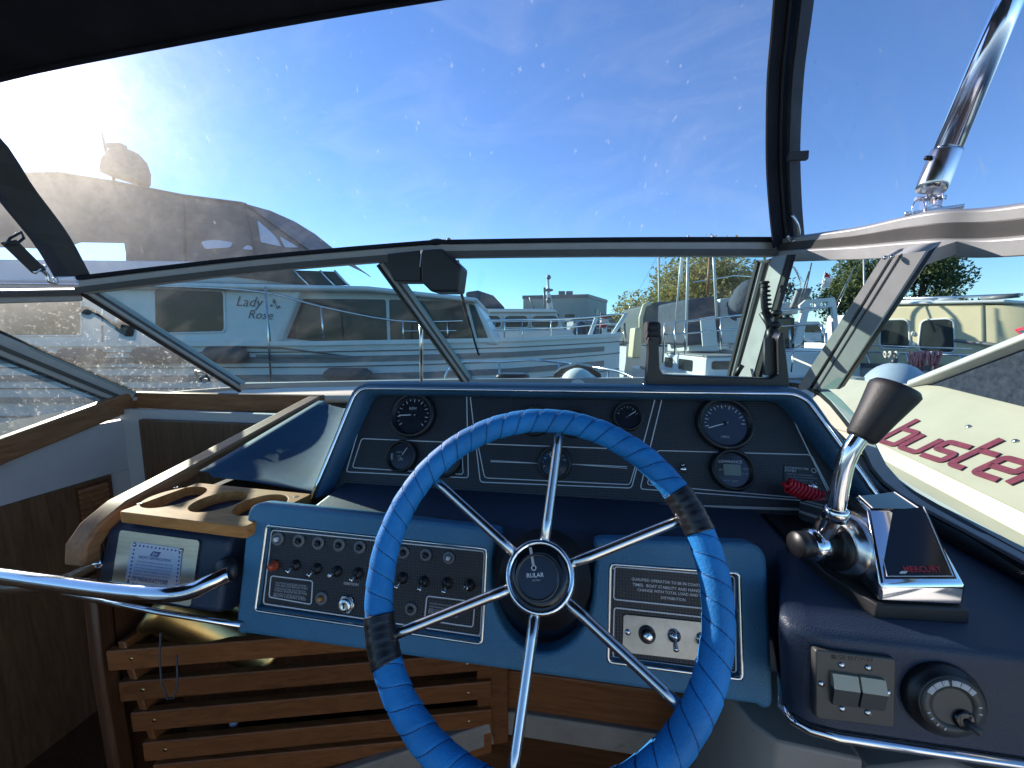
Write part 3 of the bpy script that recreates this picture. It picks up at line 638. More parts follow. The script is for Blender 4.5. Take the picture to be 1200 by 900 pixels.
for i in range(10):
    for e0, e1, dx in ((0, 3, 24), (1, 2, -24)):
        p = V(lab[e0]).lerp(V(lab[e1]), (i + 1.2) / 11.4) + V((dx, 0))
        q = LC3.w(*Z1(*p)); m = MB(); m.lathe([(0.0016, 0), (0.0014, 0.0003), (0, 0.0004)], q, LC.n, 6); m.build('border_mark', M['ink'], cert)
bx = [(372, 270), (440, 280), (410, 320), (340, 308)]
plate('emblem', [[LC3.uv(*Z1(*p)) for p in bx]], LC3, 0, 0.0004, M['ink'], cert)
text('SRV', LC3, *Z1(362, 304), *Z1(418, 311), M['paper'], cert, 0.0007, shear=0.3, bold=0.02)
text('YACHT CERTIFICATION', LC3, *Z1(240, 328), *Z1(525, 365), M['ink'], cert)
for i in range(7):
    text(['THIS MANUFACTURER HAS CERTIFIED THAT THIS', 'BOAT COMPLIES WITH THE STANDARDS OF THE', 'BOAT YACHT COUNCIL IN EFFECT ON THE DATE', 'LOADING  SAFE POWERING  FLOTATION', 'STEERING  FUEL AND ELECTRICAL SYSTEMS', 'VENTILATION  LIGHTS  HORN  ANCHOR', 'OF MANUFACTURE'][i], LC3, *Z1(228 - i * 8, 362 + i * 27), *Z1(545 - i * 8, 404 + i * 27), M['ink'], cert)
for p in ((207, 208), (612, 262), (142, 548)):
    q = LC3.w(*Z1(*p)); m = MB(); m.lathe([(0.0028, 0), (0.0022, 0.0014), (0, 0.0018)], q, LC.n, 12); m.build('screw', M['chromeworn'], cert)
# round black catch at the right of it
c = LC.w(268, 668, 0.0); m = MB(); m.lathe([(0.020, 0), (0.020, 0.006), (0.017, 0.012), (0, 0.013)], c, LC.n, 24); ct = m.build('rail_socket', M['black'], con)
m = MB(); m.tube([c + LC.n * 0.014 - LC.ex * 0.012 - LC.ey * 0.006, c + LC.n * 0.014 + LC.ex * 0.016 - LC.ey * 0.008], 0.008, 14); m.build('socket_clamp', M['rubber'], ct)

# --- rocker plate and knob on the starboard face
RC = Fr((0, 0.397, -0.396), (1, 0, 0), (0, 0.014, 0.083))
Z8 = lambda x, y: (880 + x / 3.75, 720 + y / 3.75)
M['greypl'] = P('dark_grey_plate', (0.055, 0.058, 0.055), 0.42, var=0.12)
M['ivory'] = P('ivory_rocker', (0.42, 0.40, 0.30), 0.4)
sp = plate('rocker_plate', [[tuple(p) for p in rpoly([V(RC.uv(*Z8(*p))) for p in ((278, 148), (614, 188), (608, 476), (278, 436))], 0.002, 2)]], RC, -0.004, 0.005, M['greypl'], con, bevel=0.0015)
RC2 = Fr(RC.p(0, 0, 0.005), RC.ex, RC.ey)
for Q in (((350, 250), (462, 266), (458, 400), (350, 386)), ((472, 266), (582, 282), (578, 416), (470, 402))):
    q = [V(RC2.uv(*Z8(*p))) for p in Q]
    a = [RC2.p(q[0].x, q[0].y, 0.001), RC2.p(q[1].x, q[1].y, 0.001), RC2.p(q[1].x, q[1].y, 0.008), RC2.p(q[0].x, q[0].y, 0.008)]
    mt = [q[0].lerp(q[3], 0.42), q[1].lerp(q[2], 0.42)]
    m = MB(); m.loft([[RC2.p(q[0].x, q[0].y, -0.001), RC2.p(q[1].x, q[1].y, -0.001), RC2.p(mt[1].x, mt[1].y, -0.001), RC2.p(mt[0].x, mt[0].y, -0.001)],
                      [RC2.p(q[0].x, q[0].y, 0.003), RC2.p(q[1].x, q[1].y, 0.003), RC2.p(mt[1].x, mt[1].y, 0.007), RC2.p(mt[0].x, mt[0].y, 0.007)]], True, smooth=False)
    rk = m.build('rocker', M['ivory'], sp)
    m = MB(); m.loft([[RC2.p(mt[0].x, mt[0].y, -0.001), RC2.p(mt[1].x, mt[1].y, -0.001), RC2.p(q[2].x, q[2].y, -0.001), RC2.p(q[3].x, q[3].y, -0.001)],
                      [RC2.p(mt[0].x, mt[0].y, 0.0068), RC2.p(mt[1].x, mt[1].y, 0.0068), RC2.p(q[2].x, q[2].y, 0.003), RC2.p(q[3].x, q[3].y, 0.003)]], True, smooth=False)
    m.build('rocker_lower_half', M['greypl'], rk)
for p in ((398, 223), (515, 235), (308, 305), (601, 345), (400, 415), (513, 432)):
    q = RC2.w(*Z8(*p)); m = MB(); m.lathe([(0.0032, 0), (0.0026, 0.0012), (0, 0.0014)], q, RC.n, 10); m.build('screw', M['steel'], sp)
text('BLGE BLOWER', RC2, *Z8(355, 195), *Z8(545, 213), M['blackgloss'], sp)
c0 = V(RC.uv(*Z8(835, 365))); kr = 0.034
m = MB(); o = RC.p(c0.x, c0.y)
m.lathe([(kr, -0.003), (kr, 0.004), (kr * 0.95, 0.007), (kr * 0.86, 0.008), (kr * 0.84, 0.011), (kr * 0.80, 0.012), (kr * 0.48, 0.0115), (kr * 0.46, 0.009), (0, 0.009)], o, RC.n, 40)
kn = m.build('round_dial', M['black'], con)
m = MB(); m.lathe([(kr * 0.78, 0.0118), (kr * 0.78, 0.0128), (kr * 0.5, 0.0128), (kr * 0.5, 0.0115)], o, RC.n, 40); m.build('scale_ring', M['greypl'], kn)
m = MB()
for i in range(17):
    if i == 8: continue
    a = R(150 - i * 6.6); 
    for rr_ in (0.56, 0.70):
        e = V((math.cos(a), math.sin(a))); p = c0 + e * kr * rr_; q = c0 + e * kr * (rr_ + 0.05 + 0.07 * ((i * 7) % 3 == 0))
    p = c0 + e * kr * 0.58; q = c0 + e * kr * 0.73
    m.strip([RC.p(p.x, p.y, 0.0132), RC.p(q.x, q.y, 0.0132)], kr * (0.04 + 0.03 * ((i * 5) % 3)), 0.0003, up=RC.n)
for a in (200, 215, 232, 250, 8, -8):
    e = V((math.cos(R(a)), math.sin(R(a)))); p = c0 + e * kr * 0.6; q = c0 + e * kr * 0.68
    m.strip([RC.p(p.x, p.y, 0.0132), RC.p(q.x, q.y, 0.0132)], kr * 0.04, 0.0003, up=RC.n)
m.build('ring_marks', M['dimprint'], kn)
e = V((0.25, -0.3)); p = RC.p(c0.x + e.x * kr, c0.y + e.y * kr)
m = MB(); m.lathe([(kr * 0.26, 0.009), (kr * 0.26, 0.014), (kr * 0.2, 0.015), (0, 0.0145)], p, RC.n, 18); pk = m.build('pointer_knob', M['blackgloss'], kn)
m = MB(); m.tube([p + RC.n * 0.013, p + RC.n * 0.022 + RC.ex * 0.006 - RC.ey * 0.004], [0.003, 0.004], 10); m.build('pointer_pin', M['greypl'], pk)

# --- blue trough between the hood and the companionway
a0 = at(372, 470, 1.12); a1 = at(408, 468, 1.10); b0 = V((-0.745, 0.66, -0.270)); b1 = V((-0.475, 0.66, -0.27))
m = MB()
a0 = a0 + V((0.004, 0, 0)); rows = []
nA = at(413, 476, 1.06); nB = V((-0.47, 0.66, -0.300))
for k in range(13):
    t = k / 12; Lp = a0.lerp(b0, t); Rp = nA.lerp(nB, t); sag = 0.040 * math.sin(math.pi * min(1, t * 0.9 + 0.1)) ** 0.5 if k else 0.012
    rows.append([Lp, Lp + V((0.020, 0, 0.0)), Lp + V((0.030, 0, -0.010)), Lp.lerp(Rp, 0.40) - UP * sag * 0.7, Lp.lerp(Rp, 0.75) - UP * sag, Rp - UP * 0.004, Rp + V((0.03, 0, 0.05))])
m.grid(rows); m.build('trough', M['matteblue'], con, solid=0.003)

# ================================================================== cup holder board
cw = [(140, 603), (231, 567), (364, 581), (288, 628)]
CUP = Fr((0, 0.55, -0.283), (1, 0, 0), (0, 1, 0))
q = [V(CUP.uv(*p)) for p in ((141, 599), (232, 566), (364, 579), (287, 617))]
holes = []
hc = []
for (u, v, rx) in ((205, 582, 29), (257, 587, 28), (306, 591, 28)):
    cc = V(CUP.uv(u, v)); rr = abs(V(CUP.uv(u + rx, v)).x - cc.x) * 0.98; hc.append((cc, rr))
    holes.append([(cc.x + rr * math.cos(t), cc.y + rr * 1.12 * math.sin(t)) for t in [2 * math.pi * i / 36 for i in range(36)]])
cup = plate('cup_holder_board', [[tuple(p) for p in rpoly(q, 0.004, 2)]] + holes, CUP, -0.019, 0, M['cupwood'], None, bevel=0.0015)
tag(cup, 'light wooden cup holder board with three round holes', 'cup holder')
for (u, v) in ((164, 590), (206, 571), (347, 582)):
    c = CUP.w(u, v); m = MB(); m.lathe([(0.0045, -0.001), (0.0045, 0.0003), (0.003, 0.0004), (0.0, -0.0005)], c, UP, 12); m.build('screw', M['black'], cup)
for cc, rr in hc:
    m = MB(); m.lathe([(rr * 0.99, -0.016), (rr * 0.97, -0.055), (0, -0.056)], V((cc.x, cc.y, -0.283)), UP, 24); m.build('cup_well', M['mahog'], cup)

# ================================================================== steering wheel
sw = thing('steering_wheel', 'six-spoke boat wheel with blue wrapped rim and two black tape patches', 'steering wheel', WC)
RW, rw = 0.1790, 0.0150
def wp(a, r=RW, h=0.0): return WC + (WX * math.cos(a) + WY * math.sin(a)) * r + WN * h
def rimpt(a, f, k=1.0): 
    return wp(a, RW + rw * k * math.cos(f), rw * k * math.sin(f))
NSEAM, SEAMK = 52, -2
def rim_mesh(a0, a1, n, k, seams, closed):
    m = MB(); loops = []
    cnt = n if closed else n + 1
    for i in range(cnt):
        a = a0 + (a1 - a0) * i / n
        lp = []
        for j in range(20):
            f = 2 * math.pi * j / 20
            q = k
            if seams:
                ph = (a * NSEAM / (2 * math.pi) + SEAMK * (f / (2 * math.pi))) % 1.0
                d = min(ph, 1 - ph)
                q *= 1 + 0.05 * (ph - 0.5) + 0.012 * math.sin(a * 23 + f) - 0.05 * math.exp(-(d / 0.05) ** 2)
            else:
                q *= 1 + 0.012 * math.sin(a * 60 + f) + 0.03 * ((a * 22 + 0.35 * math.sin(f)) % 1.0 - 0.5)
            lp.append(rimpt(a, f, q))
        loops.append(lp)
    m.loft(loops, True, closed_path=closed, caps=not closed); return m
rim_mesh(0, 2 * math.pi, 1560, 1.0, True, True).build('rim', M['wrap'], sw)
m = MB(); m.tube([rimpt(-2 * math.pi / NSEAM * SEAMK * t / 24 , 2 * math.pi * t / 24, 0.972) for t in range(24 * 26)], 0.00042, 5, closed=True)
m.tube([rimpt(2 * math.pi / NSEAM - 2 * math.pi / NSEAM * SEAMK * t / 24 , 2 * math.pi * t / 24, 0.972) for t in range(24 * 26)], 0.00042, 5, closed=True)
m.build('wrap_seam', M['seam'], sw)
SP0 = R(84.5)
for k in (5, 2):
    ac = SP0 + R(60) * k + (R(1.5) if k == 5 else R(0))
    rim_mesh(ac - R(7.5), ac + R(7.5), 30, 1.07, False, False).build('tape_patch', M['tape'], sw)
HD = -0.012                       # the hub sits a little deeper than the rim
for k in range(6):
    a = SP0 + R(60) * k
    m = MB(); m.tube([wp(a, 0.026, HD - 0.004), wp(a, 0.06, HD - 0.004), wp(a, 0.15, HD * 0.4 - 0.004), wp(a, RW - 0.004, -0.003)], [0.0062, 0.006, 0.0056, 0.0054], 12); m.build('spoke', M['steel'], sw)
h0 = WC + WN * HD
m = MB(); m.lathe([(0.030, -0.03), (0.036, -0.02), (0.0385, -0.008), (0.0385, 0.001), (0.0365, 0.005), (0.0335, 0.0045), (0.0320, 0.002)], h0, WN, 40); hub = m.build('hub', M['chrome'], sw)
m = MB(); m.lathe([(0.0325, 0.0), (0.0322, 0.004), (0.0235, 0.0065), (0.0225, 0.006)], h0, WN, 40); m.build('hub_cap', M['blackgloss'], hub)
m = MB(); m.lathe([(0.0232, 0.0055), (0.0238, 0.0085), (0.0225, 0.0092), (0.0212, 0.0085), (0.021, 0.006)], h0 - WX * 0.002 - WY * 0.001, WN, 40); m.build('hub_ring', M['smoke'], hub)
m = MB(); m.lathe([(0.0212, 0.005), (0.0212, 0.0072)], h0 - WX * 0.002 - WY * 0.001, WN, 40, smooth=False); m.build('hub_badge', M['dial'], hub)
HF = Fr(h0 + WN * 0.0074, WX, WY)
m = MB(); m.strip([HF.w(621.5, 641.5, 0.0006), HF.w(625, 662, 0.0006)], 0.0030, 0.0006, up=WN); m.build('badge_mark', M['dimprint'], hub)
c = HF.w(625.5, 665.5); m = MB(); m.tube([c + (WX * math.cos(t) + WY * math.sin(t)) * 0.0024 for t in [2 * math.pi * i / 16 for i in range(16)]], 0.0005, 6, closed=True); m.build('badge_mark', M['print'], hub)
text('RULAR', HF, 617.5, 677, 637.5, 676, M['print'], hub, 0.0005, bold=0.01); text('ULTRA', HF, 624, 681.3, 633, 681, M['dimprint'], hub, 0.0005)

# ================================================================== throttle control
tc_ = thing('throttle_control', 'chrome and black single-lever boat throttle box', 'throttle lever', (0.37, 0.52, -0.30))
def tp(u, v, Y): return at(u, v, Y)
F0, F1 = tp(1032, 686, 0.447), tp(1133, 686, 0.453)        # front top edge
K0, K1 = tp(1017, 597, 0.494), tp(1082, 598, 0.518)         # break in the top plate
B0, B1 = tp(1001, 583, 0.53), tp(1049, 576, 0.565)
zb = -0.299; zc = -0.283
def low(p, z, dx=0.0, dy=0.0): return V((p.x + dx, p.y + dy, z))
xl = F0.x - 0.012
lower = [low(F0, zb, -0.004, -0.004), low(F1, zb, 0.004, -0.004), V((F1.x + 0.004, 0.66, zb)), V((xl - 0.01, 0.66, zb)), V((xl - 0.01, 0.50, zb))]
upper = [low(F0, zc, -0.003, -0.003), low(F1, zc, 0.003, -0.003), V((F1.x + 0.003, 0.655, zc)), V((xl - 0.01, 0.655, zc)), V((xl - 0.01, 0.50, zc))]
m = MB(); m.loft([lower, upper], True, smooth=False); m.build('base', M['rubber'], tc_, bevel=0.002)
# chrome body: side profile swept from the lever side to the outer side
lp = [low(F0, zc + 0.0005), F0, K0, B0, V((B0.x, 0.645, B0.z - 0.05)), V((B0.x, 0.645, zc))]
rp = [low(F1, zc + 0.0005), F1, K1, B1, V((B1.x, 0.645, B1.z - 0.05)), V((B1.x, 0.645, zc))]
m = MB(); m.loft([lp, rp], True, smooth=False); m.build('body', M['chrome'], tc_, bevel=0.0035)
# black top plate with pale line and lettering
tx = (F1 - F0).normalized(); ty = ((K0 + K1) / 2 - (F0 + F1) / 2)
TF = Fr((F0 + F1) / 2, tx, ty)
loc = lambda p: V(((p - TF.P).dot(TF.ex), (p - TF.P).dot(TF.ey)))
f0, f1, k0, k1 = loc(F0), loc(F1), loc(K0), loc(K1)
q = [f0 + V((0.007, 0.006)), f1 + V((-0.007, 0.006)), k1 + V((-0.006, 0.0)), k0 + V((0.006, 0.0))]
plate('top_plate', [[tuple(p) for p in q]], TF, -0.001, 0.0016, M['blackgloss'], tc_)
line(TF, [(q[3] + V((0.002, 0)))[:], (q[0] + V((0.0025, 0.0025)))[:], (q[1] + V((-0.0025, 0.0025)))[:], (q[2] + V((-0.002, 0)))[:]], 0.0009, M['print'], tc_, h=0.002, px=False)
text('MERCURY', TF, 1058.5, 671, 1104, 670.5, M['redprint'], tc_, 0.0022, shear=0.15, bold=0.02)
for i in range(3):
    line(TF, [(1053 + i * 2.5, 672.5), (1056 + i * 2.5, 670)], 0.0012, M['print'], tc_, h=0.0021)
ty2 = ((B0 + B1) / 2 - (K0 + K1) / 2); TB = Fr((K0 + K1) / 2, (K1 - K0).normalized(), ty2)
loc2 = lambda p: V(((p - TB.P).dot(TB.ex), (p - TB.P).dot(TB.ey)))
q2 = [loc2(K0) + V((0.006, 0)), loc2(K1) + V((-0.006, 0)), loc2(B1) + V((-0.004, -0.002)), loc2(B0) + V((0.004, -0.002))]
plate('top_plate', [[tuple(p) for p in q2]], TB, -0.001, 0.0016, M['blackgloss'], tc_)
line(TB, [q2[3][:], q2[0][:]], 0.0009, M['print'], tc_, h=0.002, px=False); line(TB, [q2[1][:], q2[2][:]], 0.0009, M['print'], tc_, h=0.002, px=False)
# lever side: boss, hub and neutral button
PV = V((0.318, 0.505, -0.250)); AX = V((-0.97, -0.22, 0.05)).normalized()
m = MB(); m.lathe([(0.040, -0.028), (0.040, -0.006), (0.037, 0.0), (0.034, 0.001), (0.032, 0.004), (0.028, 0.004)], PV, AX, 36); m.build('lever_boss', M['chromeworn'], tc_)
m = MB(); m.lathe([(0.029, 0.0), (0.029, 0.008), (0.023, 0.010), (0.020, 0.010)], PV, AX, 30); m.build('boss_ring', M['black'], tc_)
m = MB(); m.lathe([(0.019, 0.006), (0.019, 0.032), (0.018, 0.036), (0.012, 0.038)], PV, AX, 30); lv = m.build('lever_hub', M['chrome'], tc_)
m = MB(); m.lathe([(0.0155, 0.036), (0.0155, 0.050), (0.014, 0.053), (0, 0.0535)], PV, AX, 24); m.build('neutral_button', M['black'], lv)
L0 = PV + AX * 0.022
dep = 0.475
pts = [L0 + V((0, 0, -0.002)), at(978, 603, 0.484), at(984, 572, 0.482), at(990, 545, 0.481), at(997, 528, 0.480), at(1004, 517, 0.480), at(1016, 500, 0.480)]
sm = []
for i in range(len(pts) - 1):
    for t in (0, 0.33, 0.66):
        a_ = pts[max(i - 1, 0)]; b_ = pts[i]; c_ = pts[i + 1]; d_ = pts[min(i + 2, len(pts) - 1)]
        sm.append(0.5 * ((2 * b_) + (c_ - a_) * t + (2 * a_ - 5 * b_ + 4 * c_ - d_) * t * t + (3 * b_ - a_ - 3 * c_ + d_) * t ** 3))
sm.append(pts[-1])
m = MB(); m.tube(sm, 0.0088, 16); m.build('lever', M['chrome'], lv)
m = MB(); m.lathe([(0.0125, -0.006), (0.0125, 0.006), (0.011, 0.008), (0.009, 0.008)], at(979, 603, 0.484), (pts[2] - pts[1]), 20); m.build('lever_collar', M['chrome'], lv)
kb, kt = at(1008, 514, 0.480), at(1052, 452, 0.482); kax = kt - kb; kl = kax.length
m = MB(); m.lathe([(0.004, 0.0), (0.0125, 0.0), (0.0145, 0.003), (0.0182, kl * 0.45), (0.0228, kl * 0.86), (0.0232, kl * 0.93), (0.0205, kl * 0.985), (0.016, kl * 1.0), (0.0, kl * 1.005)], kb, kax, 32); m.build('knob', M['rubber'], tc_)

# red coiled kill cord
m = MB(); a = at(921, 571, 0.655); b = at(962, 588, 0.645); ax = (b - a).normalized(); e1 = ax.cross(UP).normalized(); e2 = e1.cross(ax)
pts = []
for i in range(10 * 14 + 1):
    t = i / (10 * 14); ang = 2 * math.pi * i / 14
    pts.append(a.lerp(b, t) + (e1 * math.cos(ang) + e2 * math.sin(ang)) * (0.0105) + e2 * 0.004)
kc = m.tube(pts, 0.0024, 7).build('kill_switch_cord', M['red']); tag(kc, 'red coiled plastic safety cord lying beside the throttle', 'cord')
m = MB(); m.tube([pts[0], a + e2 * 0.004 - ax * 0.006, a + e1 * -0.008 - ax * 0.003], 0.0024, 7); m.build('cord_end', M['red'], kc)
m = MB(); m.tube([pts[-1], b + ax * 0.01 + e2 * 0.012, at(972, 577, 0.63), at(978, 580, 0.62)], 0.0024, 7); m.build('cord_end', M['red'], kc)
m = MB(); m.lathe([(0.004, -0.006), (0.004, 0.006)], a.lerp(b, 0.6) + e2 * 0.0175, ax, 10); m.build('cord_clip', M['steel'], kc)

# ================================================================== port grab rail
Rr = 0.0115
pa = [LC.w(270, 672, 0.016), LC.w(262, 675, 0.020), LC.w(245, 683, 0.030), at(225, 692, 0.447), at(195, 696, 0.438), at(140, 693, 0.436), at(60, 683, 0.44), at(0, 675, 0.445), at(-40, 671, 0.452), at(-62, 672, 0.47), at(-40, 684, 0.50), at(20, 688, 0.505), at(75, 681, 0.50), at(128, 655, 0.498)]
sm = []
for i in range(len(pa) - 1):
    for t in (0, 0.25, 0.5, 0.75):
        a_ = pa[max(i - 1, 0)]; b_ = pa[i]; c_ = pa[i + 1]; d_ = pa[min(i + 2, len(pa) - 1)]
        sm.append(0.5 * ((2 * b_) + (c_ - a_) * t + (2 * a_ - 5 * b_ + 4 * c_ - d_) * t * t + (3 * b_ - a_ - 3 * c_ + d_) * t ** 3))
sm.append(pa[-1])
gr_ = MB().tube(sm, Rr, 18).build('grab_rail', M['chrome']); tag(gr_, 'bent chrome grab rail mounted on the port end of the dashboard', 'grab rail')

# ================================================================== slatted rack below the console
rack = thing('slatted_rack', 'brown wooden slatted storage rack beneath the dashboard', 'rack', (-0.45, 0.55, -1.16))
RL, RR_ = V((-0.752, 0.482, 0)), V((-0.14, 0.640, 0))
for i, zz in enumerate((-0.530, -0.588, -0.646, -0.704)):
    m = MB(); m.strip([RL + UP * zz + V((0.012 * i, 0.003 * i, 0)), RR_ + UP * (zz + 0.004)], 0.014, 0.036); m.build('slat', M['slat'], rack, bevel=0.002)
for i, zz in enumerate((-0.530, -0.588, -0.646, -0.704)):
    for k in (0.06, 0.93):
        p = RL.lerp(RR_, k) + UP * (zz + 0.002) + V((0.012 * i * (1 - k), 0.003 * i * (1 - k), 0)); nd = V((RR_ - RL).y * 1.0 and ((RR_ - RL).y, -(RR_ - RL).x, 0)).normalized()
        m = MB(); m.lathe([(0.0035, 0), (0.003, 0.0012), (0, 0.0014)], p + nd * 0.0068, nd, 10); m.build('screw', M['brass'], rack)
m = MB(); m.strip([RL + UP * -0.765 + V((0.05, 0.012, 0)), RR_ + UP * -0.765], 0.018, 0.075); m.build('bottom_board', M['slat'], rack, bevel=0.002)
m = MB(); m.strip([RL + V((0.02, 0.018, -0.50)), RL + V((0.065, 0.03, -0.80))], 0.014, 0.03, up=(0, 1, 0)); m.build('end_post', M['slat'], rack, bevel=0.002)
m = MB(); m.obox((RR_ + V((0, 0.01, -0.64))), V((0.028, 0.007, 0)), V((-0.002, 0.009, 0)), V((0, 0, 0.16))); m.build('end_post', M['slat'], rack, bevel=0.002)
dv = (RR_ - RL).normalized(); nv = V((-dv.y, dv.x, 0))
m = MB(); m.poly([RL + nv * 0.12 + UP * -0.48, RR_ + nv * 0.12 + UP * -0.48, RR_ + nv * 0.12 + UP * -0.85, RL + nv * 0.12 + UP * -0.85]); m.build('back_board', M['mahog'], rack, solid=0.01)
m = MB(); m.prism([RL + UP * -0.80, RR_ + UP * -0.80, RR_ + nv * 0.12 + UP * -0.80, RL + nv * 0.12 + UP * -0.80], (0, 0, -0.012)); m.build('rack_floor', M['mahog'], rack)
# brass lantern-like cylinder lying in the rack, with its cord
c0_, c1_ = V((-0.70, 0.525, -0.455)), V((-0.50, 0.60, -0.60)); ax = c1_ - c0_
br = MB().lathe([(0.0, 0.0), (0.043, 0.0), (0.046, 0.004), (0.046, 0.018), (0.041, 0.022), (0.041, 0.20), (0.044, 0.205), (0.044, 0.22), (0.0, 0.222)], c0_, ax, 32).build('brass_canister', M['brass'])
tag(br, 'dull brass cylinder leaning inside the slatted rack', 'canister')
m = MB(); cp = [at(188, 742, 0.46), at(187, 770, 0.462), at(189, 800, 0.463), at(196, 819, 0.463), at(204, 818, 0.464), at(208, 800, 0.466), at(207, 768, 0.47)]
m.tube(cp, 0.0014, 6); co = m.build('loop_cord', M['greycloth']); tag(co, 'thin looped dark cord hanging in front of the slatted rack', 'cord')
wt = MB(); wt.ell(at(274, 848, 0.545), 0.008, 0.006, 0.006); wo_ = wt.build('paper_scrap', M['white']); tag(wo_, 'small crumpled white scrap caught between the rack slats', 'scrap')
# footwell: boards, white skirting, foot board
fw = thing('footwell', 'dark wooden footwell with white skirting under the dashboard', 'footwell', (0.05, 0.66, -1.16))
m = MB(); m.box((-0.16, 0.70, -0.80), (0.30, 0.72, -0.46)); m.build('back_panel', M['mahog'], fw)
m = MB(); m.box((-0.13, 0.662, -0.705), (0.30, 0.69, -0.625)); m.build('cross_board', M['slat'], fw, bevel=0.003)
m = MB(); m.box((-0.14, 0.655, -0.755), (0.30, 0.685, -0.706)); m.build('skirting', M['skirt'], fw, bevel=0.003)
m = MB(); m.strip([RL + V((0.12, -0.005, -0.83)), RR_ + V((0, 0, -0.732))], 0.016, 0.045); m.build('skirting', M['skirt'], fw, bevel=0.003)
m = MB(); m.prism([(-0.55, 0.5, -0.86), (-0.14, 0.66, -0.757), (0.30, 0.66, -0.757), (0.30, 0.10, -0.95), (-0.6, 0.10, -0.95)], (0, 0, -0.02)); m.build('foot_board', M['slat'], fw)
m = MB(); m.lathe([(0.004, 0), (0.003, 0.0015), (0, 0.002)], at(662, 850, 0.66), (0, -1, 0), 10); m.build('screw', M['steel'], fw)
# beige pedestal under the starboard console
m = MB(); lo = []
for z, k in ((-1.16, 1.0), (-0.75, 1.0), (-0.55, 0.98), (-0.455, 0.96)):
    lo.append([(0.215 - 0.02 * (k - 0.96) * 20, 0.62, z), (0.20, 0.50, z), (0.215, 0.455, z), (0.235, 0.435, z), (0.318, 0.428, z), (0.318, 0.62, z)])
m.loft(lo, True); pd = m.build('helm_pedestal', M['beige'], None, bevel=0.004); tag(pd, 'beige moulded pedestal with rust marks under the dashboard', 'pedestal')
m = MB(); m.prism([(0.322, 0.43, -0.47), (0.322, 0.43, -1.16), (0.60, 0.43, -1.16), (0.60, 0.43, -0.5), (0.40, 0.43, -0.445)], (0, 0.2, 0)); m.build('side_panel', M['beige'], pd, bevel=0.006)
for z in (-0.475, -0.51): m = MB(); m.lathe([(0.0035, 0), (0.003, 0.002), (0, 0.0025)], (0.312, 0.428, z), (0, -1, 0), 10); m.build('screw', M['chromeworn'], pd)
# cabin floor riser at port front, closes the space under the console
m = MB(); m.box((-0.765, 0.78, -1.16), (0.60, 0.80, -0.45)); m.build('forward_bulkhead', M['mahog'], kind='structure')

def resample(pts, n):
    L = [0]
    for a, b in zip(pts, pts[1:]): L.append(L[-1] + (b - a).length)
    out = []
    for i in range(n + 1):
        s_ = L[-1] * i / n; k = 0
        while k < len(L) - 2 and L[k + 1] < s_: k += 1
        out.append(pts[k].lerp(pts[k + 1], (s_ - L[k]) / max(L[k + 1] - L[k], 1e-6)))
    return out
# ================================================================== windscreen
ws = thing('windscreen', 'grey aluminium framed boat windscreen with tinted glass panes', 'windscreen', (-0.4, 1.3, -0.2))
LT = atx(100, 337, -1.42); T1 = at(300, 313, 1.13); T2 = at(490, 297, 1.165); T3 = at(545, 295, 1.17); T4 = at(720, 293, 1.20); T5 = at(906, 293, 1.235)
LB = at(282, 452, 1.34); CB = at(549, 447, 1.46); RB = at(860, 445, 1.45)
top = [LT, T1, T2, T3, T4, T5]
def arcs(pts, n=5):
    sm = []
    for i in range(len(pts) - 1):
        for j in range(n):
            t = j / n; a_ = pts[max(i - 1, 0)]; b_ = pts[i]; c_ = pts[i + 1]; d_ = pts[min(i + 2, len(pts) - 1)]
            sm.append(0.5 * ((2 * b_) + (c_ - a_) * t + (2 * a_ - 5 * b_ + 4 * c_ - d_) * t * t + (3 * b_ - a_ - 3 * c_ + d_) * t ** 3))
    return sm + [pts[-1]]
topS = arcs(top)
pn = V((0, -0.72, 0.69))          # roughly the windscreen's own normal, towards the cockpit
up_ = V((0, -0.1, 1))
m = MB(); m.strip([p + V((0, -0.005, 0.0)) for p in topS], 0.030, 0.040, up=up_); m.build('top_rail', M['alu'], ws, bevel=0.004)
m = MB(); m.strip([p + V((0, -0.022, -0.011)) for p in topS], 0.010, 0.017, up=up_); m.build('rail_channel', M['aludark'], ws)
m = MB(); m.strip([p + V((0, -0.012, 0.025)) for p in topS], 0.032, 0.012, up=up_); m.build('canvas_track', M['blackcloth'], ws, bevel=0.003)
def member(a, b, w_, h_, name='mullion', mat='alu', nrm=pn, groove=True):
    m = MB(); m.bar(a, b, w_, h_, up=nrm); o = m.build(name, M[mat], ws, bevel=0.003)
    if groove:
        n2 = V(nrm).normalized(); t = (V(b) - V(a)).normalized(); side = t.cross(n2).normalized(); n3 = side.cross(t)
        m = MB(); m.bar(V(a) + n3 * (h_ / 2 + 0.001) + side * w_ * 0.12, V(b) + n3 * (h_ / 2 + 0.001) + side * w_ * 0.12, w_ * 0.22, 0.003, up=nrm); m.build('mullion_channel', M['aludark'], o)
        m = MB(); m.bar(V(a) + n3 * (-h_ * 0.2) + side * w_ * 0.56, V(b) + n3 * (-h_ * 0.2) + side * w_ * 0.56, w_ * 0.2, h_ * 0.5, up=nrm); m.build('glazing_rubber', M['rubber'], o)
        m = MB(); m.bar(V(a) + n3 * (-h_ * 0.2) - side * w_ * 0.56, V(b) + n3 * (-h_ * 0.2) - side * w_ * 0.56, w_ * 0.2, h_ * 0.5, up=nrm); m.build('glazing_rubber', M['rubber'], o)
    return o
member(LT, LB + (LB - LT) * 0.02, 0.036, 0.022)
MT = at(449, 306, 1.165); member(MT, CB, 0.036, 0.022)
MT2 = at(897, 306, 1.225); member(MT2, RB + (RB - MT2) * 0.08, 0.034, 0.024)
